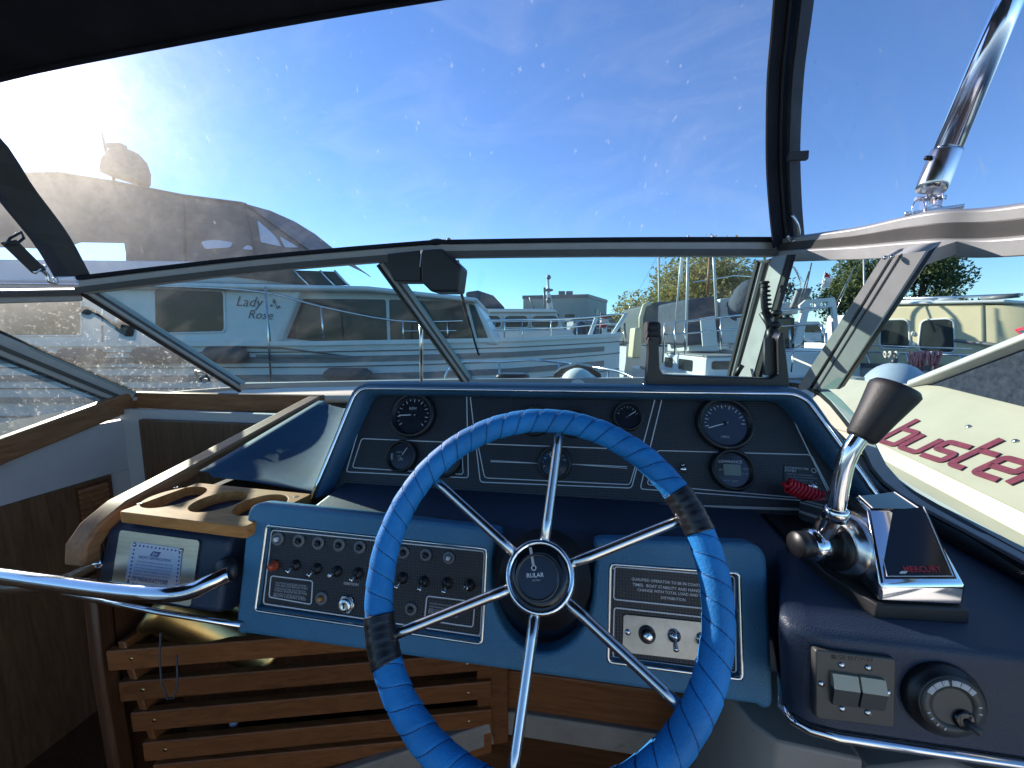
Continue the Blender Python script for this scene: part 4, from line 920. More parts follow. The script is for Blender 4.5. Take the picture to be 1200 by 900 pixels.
m = MB(); m.strip([LB, CB, RB], 0.03, 0.02); m.build('base_rail', M['alu'], ws)
# glass panes of the front
def pane(pts, mat, name='glass_pane', th=0.004):
    m = MB(); m.poly(pts); return m.build(name, M[mat], ws)
pane([LT, *topS[1:11], MT, CB, LB], 'glassF'); pane([MT, *topS[10:], MT2, RB, CB], 'glassF')
# starboard side: curved top rail
S0, S1, S2, S3 = at(910, 292, 1.235), atz(1000, 284, 0.218), atz(1085, 273, 0.192), atz(1200, 267, 0.170)
S4 = S3 + V((0.05, -0.35, -0.035)); S5 = S4 + V((0.02, -0.8, -0.05))
side = arcs([S0, S1, S2, S3, S4, S5], 6); sideS = arcs([S0, S1, S2, S3, S4, S5], 24); ups = V((-0.35, 0, 1))
m = MB(); m.strip([p + UP * (0.016 + 0.010 * min(1, i / 12)) for i, p in [(k / 4, p) for k, p in enumerate(sideS)]], 0.026, 0.022, up=ups); m.build('top_rail', M['alu'], ws, bevel=0.003)
m = MB(); m.strip([p + UP * 0.002 for p in sideS], 0.018, 0.030, up=ups); m.build('rail_channel', M['aludark'], ws, bevel=0.001)
m = MB(); m.strip([p - UP * (0.018 + 0.008 * min(1, i / 12)) for i, p in [(k / 4, p) for k, p in enumerate(sideS)]], 0.026, 0.030, up=ups); m.build('side_rail', M['alu'], ws, bevel=0.003)
sn = V((-0.9, -0.3, 0.2))
RBx = RB + V((0.02, -0.02, 0))
E1 = atz(1066, 300, 0.139); E2 = at(948, 452, 1.30)
PA_, PB_ = at(912, 304, 1.16), at(866, 450, 1.40)
PF = Fr(PB_, V((0.03, -0.30, 0.0)), PA_ - PB_)
if PF.n.dot(V((-1, -1, 0))) < 0: PF = Fr(PB_, V((-0.03, 0.30, 0.0)), PA_ - PB_)
plate('corner_post', [[PF.uv(*p) for p in ((904, 302), (921, 299), (880, 448), (862, 448))]], PF, -0.012, 0.0, M['alu'], ws, bevel=0.001)
plate('glazing_rubber', [[PF.uv(*p) for p in ((921, 299), (926, 299), (886, 448), (880, 448))]], PF, -0.014, -0.003, M['rubber'], ws)
MF = Fr(E2, (V((0.03, -0.30, 0.0))), E1 - E2)
if MF.n.dot(V((-1, -1, 0))) < 0: MF = Fr(E2, V((-0.03, 0.30, 0.0)), E1 - E2)
def mpl(pts, h0, h1, mat, name):
    return plate(name, [[MF.uv(*p, h1 + 0.02) for p in pts]], MF, h0 + 0.02, h1 + 0.02, M[mat], ws)
mpl([(1033, 302), (1044, 300), (947, 456), (932, 458)], -0.02, 0.004, 'alu', 'mullion')
mpl([(1044, 300), (1049, 299), (952, 456), (947, 456)], -0.02, -0.006, 'aludark', 'mullion_channel')
mpl([(1049, 299), (1085, 294), (980, 456), (952, 456)], -0.02, 0.006, 'alu', 'mullion')
mpl([(1054, 298.5), (1056, 298.2), (958, 456), (956.5, 456)], 0.004, 0.0072, 'aludark', 'mullion_channel')
mpl([(1085, 294), (1088.5, 294), (984, 456), (980, 456)], -0.016, -0.002, 'rubber', 'glazing_rubber')
m = MB(); m.lathe([(0.004, 0), (0.003, 0.003), (0, 0.0035)], atz(1040, 303, 0.136) + V((-0.01, -0.01, 0)), sn, 10); m.build('rivet', M['steel'], ws)
m = MB(); m.lathe([(0.004, 0), (0.003, 0.003), (0, 0.0035)], atz(1048, 302, 0.136) + V((-0.01, -0.01, 0)), sn, 10); m.build('rivet', M['steel'], ws)
jp = MF.w(1064, 306, 0.004); kp = min(sideS, key=lambda p: (p - UP * 0.03 - jp).length) - UP * 0.03
m = MB(); m.bar(jp, kp + (kp - jp).normalized() * 0.01, 0.045, 0.022, up=MF.n if abs((kp - jp).normalized().dot(MF.n)) < 0.8 else UP); m.build('mullion_bracket', M['alu'], ws)
# starboard sill
G1, G2 = atx(1045, 566, 0.555), atx(1200, 654, 0.555)
sill = [RB + V((0.02, -0.05, 0)), E2 + V((0.0, -0.02, 0)), V((0.615, 0.95, -0.195)), G1, G2, G2 + (G2 - G1).normalized() * 0.5 + UP * 0.02]
m = MB(); m.strip(arcs(sill, 4), 0.022, 0.014, up=(-0.3, 0, 1)); m.build('sill_rail', M['alu'], ws, bevel=0.002)
m = MB(); m.strip([p + V((-0.012, 0, -0.004)) for p in arcs(sill, 4)], 0.006, 0.012, up=(-0.3, 0, 1)); m.build('sill_gasket', M['rubber'], ws)
def pane2(a, b, mat, n_=16):
    m = MB(); A = resample(a, n_); B = resample(b, n_); m.grid([A, [p.lerp(q, 0.5) for p, q in zip(A, B)], B]); return m.build('glass_pane', M[mat], ws)
pane2([S0 - UP * 0.03, *[p - UP * 0.03 for p in side[1:13]], E1], [RBx, E2], 'glassR')
ss = arcs(sill, 4)
pane2([E1, *[p - UP * 0.03 for p in side[12:31]]], [E2, *ss[8:]], 'glassR')
# port side
Q0 = atx(95, 345, -1.43); Q1 = atx(0, 347, -1.50); Q2 = Q1 + (Q1 - Q0) * 1.0 + V((-0.02, -0.3, 0))
m = MB(); m.strip([Q0, Q1, Q2], 0.024, 0.034, up=(0.3, 0, 1)); m.build('top_rail', M['alu'], ws, bevel=0.003)
m = MB(); m.strip([p + V((0.014, -0.01, 0.003)) for p in (Q0, Q1, Q2)], 0.008, 0.014, up=(0.3, 0, 1)); m.build('rail_channel', M['aludark'], ws)
pnn = V((0.75, -0.6, 0.2))
D0 = atx(152, 468, -1.465); D1 = atx(-5, 402, -1.50)
member(D1 + (D1 - D0) * 0.5, D0, 0.050, 0.022, nrm=pnn)
lowp = [LB + V((-0.02, 0, -0.01)), D0, atx(0, 517, -1.44), atx(0, 517, -1.44) + V((0.03, -0.8, -0.20))]
m = MB(); m.strip(arcs(lowp, 4), 0.02, 0.012); m.build('sill_rail', M['alu'], ws, bevel=0.002)
m = MB(); m.poly([LT, Q0, Q1, D1, D0, LB]); m.build('glass_pane', M['glassL'], ws)
m = MB(); m.poly([D1, Q1, Q2, lowp[3], lowp[2], D0]); m.build('glass_pane', M['glassL'], ws)
# latches
def pts3(*a): return [at(u, v, y) for u, v, y in a]
la = thing('window_stay', 'black sliding stay arm on the port windscreen pillar', 'window stay', at(150, 385, 1.1))
m = MB(); m.strip(pts3((100, 361, 0.99), (112, 366, 1.0), (140, 384, 1.06)), 0.010, 0.010, up=pn); m.build('arm', M['black'], la, bevel=0.002)
m = MB(); m.lathe([(0.012, -0.008), (0.013, 0.0), (0.012, 0.008)], at(101, 364, 0.985), (0.3, -0.8, 0.2), 12); m.build('end_knob', M['rubber'], la)
m = MB(); m.obox(at(147, 384, 1.07), (0.02, 0, -0.012), (0, 0.012, 0), (0.008, 0, 0.018)); m.build('block', M['black'], la, bevel=0.003)
m = MB(); m.lathe([(0.004, 0), (0.003, 0.002), (0, 0.002)], at(152, 379, 1.05), (0, -1, 0.2), 8); m.build('screw', M['steel'], la)
lh = thing('pull_handle', 'small black pull handle at the foot of the port windscreen', 'handle', at(236, 440, 1.25))
m = MB(); m.tube([at(u, v, 1.25) for u, v in ((229, 435), (240, 437), (245, 445), (236, 444), (229, 438))], 0.005, 8, closed=True); m.build('loop', M['black'], lh)
# chrome prop rod beside the centre pillar
pr = MB().tube([at(493.5, 372, 1.30), at(494, 450, 1.36)], 0.0065, 12).build('prop_rod', M['steel']); tag(pr, 'upright thin chrome rod behind the dashboard at the centre pillar', 'rod')
m = MB(); m.lathe([(0.012, -0.012), (0.012, 0.006), (0.008, 0.014)], at(493, 370, 1.30), (0, 0, 1), 12); m.build('rod_socket', M['black'], pr)
# starboard folding latch
sl_ = thing('hinged_latch', 'black ribbed folding latch hanging on the starboard windscreen pillar', 'latch', at(900, 380, 1.2))
m = MB()
lt = pts3((896, 331, 1.17), (895, 345, 1.17), (896, 360, 1.17), (900, 372, 1.17))
for i in range(9):
    q = lt[0].lerp(lt[3], i / 8); m.lathe([(0.010, -0.003), (0.013, 0.0), (0.010, 0.003)], q, UP, 10)
m.tube(lt, 0.009, 8); m.build('spring_arm', M['rubber'], sl_)
m = MB(); m.tube(pts3((893, 366, 1.16), (901, 379, 1.15), (904, 393, 1.15)), 0.009, 8); m.build('link', M['black'], sl_)
for (u, v) in ((910, 367), (909, 381)):
    m = MB(); m.ell(at(u, v, 1.145), 0.014, 0.012, 0.011); m.build('thumb_screw', M['black'], sl_)
m = MB(); m.tube(pts3((904, 383, 1.15), (903, 404, 1.15)), 0.012, 8); m.build('lower_link', M['black'], sl_)
m = MB(); m.tube(pts3((862, 441, 1.33), (867, 432, 1.33), (870, 428, 1.33)), 0.008, 8); m.build('hook', M['black'], sl_)

# ================================================================== wiper motor on the rail
wm = thing('wiper_motor', 'black plastic wiper motor box with arm on the windscreen rail', 'wiper', at(500, 310, 1.14))
YF = 1.10
def prof(pts, y0, y1, name, mat, bev=0.004):
    m = MB(); a = [at(u, v, y0) for u, v in pts]; m.loft([a, [p + V((0, y1 - y0, 0)) for p in a]], True, smooth=False); return m.build(name, M[mat], wm, bevel=bev)
prof([(453, 297), (493, 293), (493, 330), (462, 330), (452, 312)], YF, YF + 0.06, 'gear_cover', 'black')
prof([(493, 292), (518, 291), (540, 312), (536, 342), (505, 342), (493, 330)], YF - 0.012, YF + 0.065, 'motor_cover', 'black', 0.006)
m = MB(); m.tube([at(494, 293, YF - 0.013), at(492, 313, YF - 0.014)], 0.0016, 6); m.build('cover_seam', M['dimprint'], wm)
m = MB(); m.ell(at(512, 285, 1.16), 0.028, 0.02, 0.013); m.build('spindle_cap', M['black'], wm)
m = MB(); m.tube([at(536, 305, 1.26), at(541, 345, 1.30), at(560, 414, 1.37)], [0.006, 0.005, 0.003], 8); m.build('wiper_arm', M['black'], wm)
m = MB(); m.strip([at(541, 352, 1.295), at(561, 416, 1.385)], 0.006, 0.012, up=pn); m.build('wiper_blade', M['rubber'], wm)
m = MB(); m.ell(at(526, 283, 1.20), 0.008, 0.008, 0.012); m.build('nozzle', M['brass'], wm)

# ================================================================== things standing on the deck behind the dash
sl2 = thing('searchlight', 'white domed searchlight under a black hood on the foredeck', 'searchlight', at(678, 447, 1.62))
cS = at(677, 449, 1.50)
m = MB(); m.ell(cS - UP * 0.012, 0.068, 0.068, 0.070, 24, 14); m.build('dome', M['white'], sl2)
hood = [(649, 452), (650, 437), (658, 431), (676, 426), (692, 429), (703, 437), (706, 452)]
ins = [(655, 452), (656, 441), (663, 435), (677, 431), (689, 434), (699, 441), (701, 452)]
m = MB(); lps = []
for k, dy in ((hood, -0.06), (hood, 0.10), (ins, 0.10), (ins, -0.06)): lps.append([at(u, v, 1.62) + V((0, dy, 0)) for u, v in k])
m.loft(lps, closed=False, closed_path=True, caps=False, smooth=False); m.build('hood', M['black'], sl2)
m = MB(); m.lathe([(0.05, -0.16), (0.03, -0.12), (0.03, 0)], cS, UP, 16); m.build('base', M['grp'], sl2)
cp_ = thing('deck_compass', 'low black rounded compass housing on the foredeck', 'compass', at(600, 447, 1.5))
m = MB(); lo = []
for k, dz in ((1.0, -0.06), (1.0, 0.012), (0.93, 0.022), (0.75, 0.026)):
    o = at(601, 445, 1.52); lo.append([o + V((0.066 * k * math.copysign(abs(math.cos(t)) ** 0.5, math.cos(t)), 0.045 * k * math.copysign(abs(math.sin(t)) ** 0.6, math.sin(t)), dz)) for t in [2 * math.pi * i / 28 for i in range(28)]])
m.loft(lo, True); m.build('housing', M['black'], cp_)
m = MB(); o = at(601, 444.5, 1.475); m.obox(o, (0.05, 0, 0), (0, 0.003, 0), (0, 0, 0.011)); m.build('window', M['blackgloss'], cp_, bevel=0.004)
# black display bracket on the hood
bk = thing('display_bracket', 'empty black U-shaped display bracket with knobs on the dashboard hood', 'bracket', at(840, 448, 0.74))
BY = 0.74; BF = Fr((0, BY, 0), (1, 0, 0), (0, 0, 1))
o_ = [(757, 451), (760, 412), (759, 395), (769, 395), (770, 432), (775, 440), (900, 444), (910, 438), (909, 396), (913, 390), (920, 451)]
plate('frame', [[tuple(p) for p in rpoly([V(BF.uv(*p)) for p in o_], 0.004, 3)]], BF, -0.012, 0.012, M['black'], bk, bevel=0.002)
for (u, v) in ((764, 384), (765, 398), (764, 391)):
    m = MB(); m.lathe([(0.010, -0.012), (0.0115, -0.006), (0.0115, 0.006), (0.010, 0.012)], at(u, v, BY), (1, 0.2, 0), 14); m.build('knob', M['rubber'], bk)
plate('side_plate', [[BF.uv(*p) for p in ((897, 396), (909, 396), (909, 440), (897, 440))]], BF, -0.008, -0.002, M['greypl'], bk)
# own bow rail
bowr = thing('bow_rail', 'slim steel bow rail on the foredeck beyond the windscreen', 'railing', (ctr, 3.4, -0.5))
m = MB(); m.tube(arcs([V((ctr - 0.62, 3.1, -0.42)), V((ctr - 0.55, 3.15, -0.22)), V((ctr - 0.28, 3.75, -0.24)), V((ctr + 0.0, 4.1, -0.24)), V((ctr + 0.30, 3.75, -0.24)), V((ctr + 0.62, 3.15, -0.24)), V((ctr + 0.80, 2.9, -0.26)), V((ctr + 0.95, 2.6, -0.34))], 4), 0.011, 8); m.build('rail', M['steel'], bowr)
for (dx, y, z) in ((-0.28, 3.75, -0.24), (0.30, 3.75, -0.24), (0.62, 3.15, -0.24), (0.70, 3.05, -0.25)):
    m = MB(); m.tube([V((ctr + dx, y, z)), V((ctr + dx * 0.98, y, z - 0.34))], 0.010, 8); m.build('stanchion', M['steel'], bowr)

# ================================================================== canopy
can = thing('canopy', 'black canvas cockpit canopy with clear vinyl windows and zips', 'canopy', (ctr, 0.9, 0.3))
C0, C1, C2 = atz(-60, 122, 0.585), atz(0, 88, 0.62), atz(260, 35, 0.685)
C3, C4 = atz(510, -8, 0.72), atz(760, -44, 0.72)
ZT = atz(921, -10, 0.68); C5 = atz(905, -20, 0.69)
edge = arcs([C0, C1, C2, C3, C4, C5, V((0.62, 0.72, 0.64))], 5)
m = MB()
rows = [[p + V((0, 0.0, -0.012)) for p in edge], [p for p in edge]]
for dy, dz in ((0.06, 0.012), (0.25, 0.035), (0.6, 0.05), (1.2, 0.045), (1.75, 0.03)):
    rows.append([V((p.x * (1 + 0.0 * dy), p.y - dy, p.z + dz)) for p in edge])
m.grid(rows); m.build('roof_canvas', M['blackcloth'], can, solid=0.006)
m = MB(); m.tube([p + V((0, -0.004, -0.012)) for p in edge], 0.006, 8); m.build('canvas_hem', M['blackcloth'], can)
# front clear vinyl between the rail and the canopy edge
bot = [p + V((0, -0.012, 0.028)) for p in topS]
n = 24
ed_f = arcs([C0 + V((0.02, 0, 0)), C1, C2, C3, C4, ZT], 6)
bb = resample(bot, n); tt = resample(ed_f, n)
m = MB(); rows = []
for j in range(9):
    t = j / 8; rows.append([bb[i].lerp(tt[i], t) + V((0, 0.02, 0.015)) * math.sin(math.pi * t) + V((0, 0.004 * math.sin(i * 1.1 + j * 0.9), 0)) for i in range(n + 1)])
m.grid(rows); m.build('front_window', M['pvc'], can)
# starboard clear panel
sb = resample([p + UP * 0.028 for p in side], n); st = resample([ZT, V((0.47, 0.80, 0.66)), V((0.60, 0.55, 0.63)), V((0.68, 0.1, 0.60)), V((0.70, -0.4, 0.56))], n)
m = MB(); rows = []
for j in range(9):
    t = j / 8; rows.append([sb[i].lerp(st[i], t) + V((0.015, 0.0, 0.0)) * math.sin(math.pi * t) + V((0.004 * math.sin(i * 1.3 + j), 0, 0)) for i in range(n + 1)])
m.grid(rows); m.build('side_window', M['pvc'], can)
# zip band between them
zb_ = [at(921, 282, 1.222), at(917, 240, 1.18), at(914, 180, 1.12), at(916, 100, 1.04), at(922, 40, 0.985), at(929, -30, 0.93)]
zs = arcs(zb_, 5)
zl = [p + V((-0.030, -0.004, 0)) for p in zs]
m = MB(); m.strip([p + V((-0.004, -0.008, 0)) for p in zs], 0.098, 0.004, up=(0.3, -1, 0.3)); m.build('zip_band', M['blackcloth'], can)
m = MB(); m.strip([p + V((0.024, -0.014, 0)) for p in zs], 0.040, 0.006, up=(0.3, -1, 0.3)); m.build('strap', M['greycloth'], can)
for dx in (-0.034, -0.008):
    m = MB(); m.tube([p + V((dx, -0.016, 0)) for p in zs], 0.0045, 8); m.build('zip_cord', M['black'], can)
m = MB()
zz = resample([p + V((-0.021, -0.016, 0)) for p in zs], 170)
for i, p in enumerate(zz): m.obox(p, (0.0032, 0, 0), (0, 0.002, 0), (0, 0, 0.0011))
m.build('zip_teeth', M['greypl'], can, kind='stuff')
q = at(927, 186, 1.09); m = MB(); m.obox(q + V((0.008, -0.012, 0)), (0.022, 0, 0), (0, 0.006, 0), (0, 0, 0.010)); m.build('buckle', M['greycloth'], can, bevel=0.002)
m = MB(); m.tube(arcs([at(928, 252, 1.15), at(934, 262, 1.15), at(936, 276, 1.17), at(928, 283, 1.18), at(922, 276, 1.17)], 4), 0.004, 8); m.build('snap_hook', M['steel'], can)
# port side seam band, strap and flap
pb = [LT + V((-0.01, -0.02, 0.03)), atx(60, 280, -1.40), atx(20, 228, -1.39), atx(-30, 160, -1.38), C0 + V((-0.05, -0.03, 0))]
m = MB(); m.strip(arcs(pb, 4), 0.075, 0.005, up=(0.6, -0.8, 0.2)); m.build('seam_band', M['greycloth'], can)
m = MB(); m.strip([atx(10, 283, -1.36), atx(46, 318, -1.385)], 0.028, 0.004, up=(0.6, -0.8, 0.2)); m.build('strap', M['greycloth'], can)
m = MB(); bq = [atx(6, 287, -1.355), atx(12, 279, -1.355), atx(25, 272, -1.36), atx(28, 279, -1.36), atx(18, 287, -1.358)]; m.tube(bq, 0.003, 8, closed=True); m.build('buckle', M['black'], can)
m = MB(); m.tube(arcs([atx(40, 320, -1.38), atx(50, 313, -1.38), atx(54, 312, -1.38)], 3), 0.004, 8); m.build('strap_bar', M['steel'], can)
m = MB(); m.tube(arcs([atx(48, 316, -1.385), atx(55, 322, -1.39), atx(58, 330, -1.39), atx(66, 331, -1.39), atx(64, 325, -1.39)], 4), 0.0045, 8); m.build('snap_hook', M['steel'], can)
pw_b = [Q0 + UP * 0.02, Q1 + UP * 0.02, Q2 + UP * 0.02]; pw_t = [pb[1], pb[3], C0 + V((-0.15, -0.4, 0))]
m = MB(); rows = []
bq = resample(pw_b, 8); tq = resample([pb[0], pb[1], pb[3], C0 + V((-0.1, -0.5, 0))], 8)
for j in range(5): rows.append([bq[i].lerp(tq[i], j / 4) for i in range(9)])
m.grid(rows); m.build('side_window', M['pvc'], can)
# chrome canopy strut with hinge
cs = thing('canopy_strut', 'polished steel canopy support tube on a hinged deck fitting', 'tube', atz(1090, 250, 0.24))
p0 = atz(1095, 212, 0.282); d1 = at(1183, 0, p0.y - 0.02); dirv = (d1 - p0).normalized()
m = MB(); m.tube([p0, d1 + dirv * 0.34], 0.019, 20); m.build('tube', M['chrome'], cs)
pl0 = p0 - dirv * 0.005
m = MB(); m.lathe([(0.021, -0.012), (0.0225, 0.0), (0.0225, 0.052), (0.0215, 0.056), (0.019, 0.056)], pl0, dirv, 24); m.build('sleeve', M['steel'], cs)
m = MB(); m.lathe([(0.004, 0), (0.004, 0.008), (0, 0.009)], p0 + dirv * 0.040 + V((-0.022, 0, 0)), (-1, -0.2, 0), 10); m.build('set_screw', M['black'], cs)
b0 = atz(1090, 250, 0.236)
m = MB(); m.obox(b0 + V((0.004, 0, 0.004)), (0.034, -0.02, 0), (0.006, 0.01, 0), (0, 0, 0.003)); m.build('foot', M['steel'], cs, bevel=0.001)
for dx in (-0.012, 0.012):
    m = MB(); m.obox(b0 + V((dx, 0, 0.020)), (0.0018, 0, 0), (0, 0.010, 0), (0, 0, 0.016)); m.build('hinge_cheek', M['steel'], cs, bevel=0.001)
m = MB(); m.tube([b0 + V((0, 0, 0.022)), pl0], 0.007, 10); m.build('hinge_tongue', M['steel'], cs)
m = MB(); m.tube([b0 + V((-0.030, -0.004, 0.026)), b0 + V((0.022, 0, 0.028))], 0.004, 10); m.build('hinge_pin', M['steel'], cs)
rc_ = b0 + V((-0.026, -0.008, 0.006)); m = MB(); m.tube([rc_ + V((0.011 * math.cos(t), 0, 0.019 * math.sin(t))) for t in [2 * math.pi * i / 24 for i in range(24)]], 0.0012, 6, closed=True); m.build('pull_ring', M['steel'], cs)
rc_ = b0 + V((0.000, -0.012, -0.002)); m = MB(); m.tube([rc_ + V((0.016 * math.cos(t), 0, 0.013 * math.sin(t))) for t in [2 * math.pi * i / 24 for i in range(24)]], 0.0011, 6, closed=True); m.build('pull_ring', M['steel'], cs)

# ================================================================== other boats and the far shore
M['bwhite'] = P('boat_white', (0.64, 0.65, 0.64), 0.3, var=0.05, vscale=2, dirt=((0.45, 0.43, 0.38), 6, 0.66))
M['bgrey'] = P('boat_grey_band', (0.13, 0.14, 0.15), 0.4, var=0.15)
M['bnavy'] = P('boat_navy_stripe', (0.03, 0.04, 0.06), 0.4)
M['cream'] = P('cream_cabin', (0.60, 0.52, 0.33), 0.45, var=0.06, vscale=3, dirt=((0.45, 0.38, 0.25), 9, 0.66))
M['tint'] = P('tinted_window', (0.020, 0.026, 0.028), 0.08, var=0.4, vscale=1.5, spec=0.28)
M['fender'] = P('dark_fender', (0.055, 0.06, 0.065), 0.7, var=0.3, vscale=40, bump=0.3, bscale=200)
M['fcanvas'] = P('taupe_canvas', (0.24, 0.21, 0.19), 0.9, var=0.2, vscale=4, bump=0.3, bscale=60, spec=0.1)
M['bluetarp'] = P('blue_grey_cover', (0.055, 0.07, 0.095), 0.8, var=0.25, vscale=5, bump=0.4, bscale=8, bdist=0.05, spec=0.2)
M['greentarp'] = P('grey_cover', (0.10, 0.115, 0.12), 0.8, var=0.2, vscale=5, bump=0.4, bscale=8, bdist=0.05, spec=0.2)
M['bdeck'] = P('grey_deck', (0.28, 0.28, 0.27), 0.7, var=0.1)
M['clearp'] = P('milky_window', (0.62, 0.66, 0.72), 0.2, var=0.08)
def hull(root, stations, axis0, ex, ey, mat, deck, bottom=WATER - 0.35, flare=0.82, name='hull', bulwark=0.0):
    m = MB(); rows = []
    for (x, hb, z) in stations:
        o = axis0 + ex * x
        dz = bottom - z
        rows.append([o + ey * (-hb) + UP * z, o + ey * (-hb * 0.985) + UP * (z + dz * 0.25), o + ey * (-hb * (0.5 + flare * 0.5)) + UP * (z + dz * 0.55) - ex * (0.12 * (1 if hb < 0.7 else 0.3)), o + ey * (-hb * flare * 0.9) + UP * bottom - ex * (0.55 * max(0, 1 - hb)),
                     o + ey * (hb * flare * 0.9) + UP * bottom - ex * (0.55 * max(0, 1 - hb)), o + ey * (hb * (0.5 + flare * 0.5)) + UP * (z + dz * 0.55) - ex * (0.12 * (1 if hb < 0.7 else 0.3)), o + ey * (hb * 0.985) + UP * (z + dz * 0.25), o + ey * hb + UP * z])
    m.grid(rows); m.poly(rows[0]); h = m.build(name, mat, root)
    m = MB(); m.grid([[axis0 + ex * x + ey * (hb * 0.97 * k) + UP * (z - bulwark) for k in (-1, -0.5, 0, 0.5, 1)] for (x, hb, z) in stations]); m.build('deck', deck, root)
    return h
def side_strip(root, stations, axis0, ex, ey, dz, hgt, mat, name, bottom=WATER - 0.35, sgn=-1, proud=0.008, th=0.02):
    pts = []
    for (x, hb, z) in stations:
        d = (bottom - z); f = dz / (d * 0.25); hbb = hb * (1 - 0.015 * min(1, abs(f)))
        pts.append(axis0 + ex * x + ey * (sgn * (hbb + proud)) + UP * (z + dz))
    m = MB(); m.strip(pts, th, hgt); return m.build(name, mat, root)
def facet(root, pts, D, depth, name, mat, bevel=0.02, tilt=0.0):
    """side profile given in pixels at D metres, carried back by depth metres"""
    a = [cd_(u, v, D + tilt * k) for k, (u, v) in enumerate(pts)]
    m = MB(); m.loft([a, [p + CF * depth for p in a]], True, smooth=False); return m.build(name, mat, root, bevel=bevel)
def sidewin(root, pts, D, name='window', mat=None, r=0.05, th=0.02, frame=None):
    F = Fr(cd_(600, 395, D), CR, UP)
    lp = [tuple(p) for p in rpoly([V(F.uv(*p)) for p in pts], r, 4)]
    o = plate(name, [lp], F, -th, 0.006, mat or M['tint'], root)
    if frame:
        m = MB(); m.tube([F.p(p[0], p[1], 0.004) for p in lp], 0.012, 6, closed=True); m.build('window_frame', frame, o)
    return o
def rail(root, tops, posts, r=0.013, mid=None, name='railing'):
    m = MB(); m.tube(tops, r, 8)
    for a, b in posts: m.tube([a, b], r * 0.9, 8)
    if mid: m.tube(mid, r * 0.7, 8)
    return m.build(name, M['steel'], root)

# ---- Lady Rose
lr = thing('motor_cruiser', 'long white motor cruiser named Lady Rose with grey stripes and tinted windows', 'boat', CF * 6.1 + CR * -4 + UP * WATER, rz=YAW)
ax0 = CF * 6.1
stL = [(-11, 1.40, -0.07), (-7, 1.53, -0.08), (-4, 1.56, -0.08), (-2.2, 1.55, -0.07), (-1.0, 1.42, -0.05), (0, 1.12, -0.03), (0.8, 0.72, 0.0), (1.35, 0.32, 0.02), (1.66, 0.03, 0.035)]
hull(lr, stL, ax0, CR, CF, M['bwhite'], M['bwhite'])
side_strip(lr, stL, ax0, CR, CF, 0.0, 0.05, M['bwhite'], 'rub_rail', proud=0.02, th=0.05)
for dz, h, mt in ((-0.10, 0.012, 'bnavy'), (-0.19, 0.07, 'bgrey'), (-0.275, 0.012, 'bnavy'), (-0.40, 0.075, 'bgrey'), (-0.52, 0.014, 'bnavy'), (-0.66, 0.07, 'bgrey'), (-0.86, 0.02, 'bnavy')):
    side_strip(lr, stL[:-1] if h > 0.05 else stL, ax0, CR, CF, dz, h, M[mt], 'hull_stripe', th=0.012)
facet(lr, [(-420, 404), (-420, 333), (352, 340), (326, 404)], 4.72, 2.6, 'aft_cabin', M['bwhite'], 0.04)
facet(lr, [(320, 404), (346, 341), (430, 338), (540, 346), (556, 352), (586, 404)], 4.86, 2.3, 'deckhouse', M['bwhite'], 0.04)
facet(lr, [(-400, 338), (-400, 330), (225, 331), (430, 335), (560, 349), (556, 354), (430, 341), (225, 338)], 4.62, 2.75, 'roof', M['bwhite'], 0.03)
sidewin(lr, [(181, 338), (263, 341), (264, 389), (182, 391)], 4.715, frame=M['bwhite'])
sidewin(lr, [(-70, 336), (96, 338), (96, 393), (-70, 395)], 4.715, frame=M['bwhite'])
sidewin(lr, [(-300, 336), (-90, 336), (-90, 396), (-300, 398)], 4.715, frame=M['bwhite'])
big = sidewin(lr, [(339, 350), (452, 351), (454, 409), (324, 395)], 4.855, r=0.03)
sidewin(lr, [(456, 351), (545, 354), (556, 400), (458, 409)], 4.855, r=0.03)
sidewin(lr, [(549, 356), (556, 357), (572, 396), (560, 399)], 4.855, r=0.02)
LF = Fr(cd_(600, 395, 4.715), CR, UP)
M['rosetxt'] = P('grey_lettering', (0.10, 0.11, 0.12), 0.5)
text('Lady', LF, 277, 358.5, 309, 360, M['rosetxt'], lr, 0.003, shear=0.35, name='name_lettering')
text('Rose', LF, 291, 373, 320, 374.5, M['rosetxt'], lr, 0.003, shear=0.35, name='name_lettering')
m = MB(); m.tube([LF.w(325, 362, 0.004), LF.w(322, 354, 0.004)], 0.004, 6); m.ell(LF.w(321, 353, 0.004), 0.02, 0.004, 0.025); m.ell(LF.w(318, 358, 0.004), 0.018, 0.004, 0.012); m.ell(LF.w(327, 359.5, 0.004), 0.018, 0.004, 0.012); m.build('flower_mark', M['rosetxt'], lr)
# wave-shaped chevron on the bulwark
m = MB(); m.strip([cd_(283, 407, 4.52), cd_(330, 408, 4.52), cd_(410, 418, 4.54)], 0.012, 0.018); m.build('hull_stripe', M['bnavy'], lr)
m = MB(); m.strip([cd_(300, 417, 4.52), cd_(350, 417, 4.52), cd_(410, 418, 4.54)], 0.012, 0.03); m.build('hull_stripe', M['bgrey'], lr)
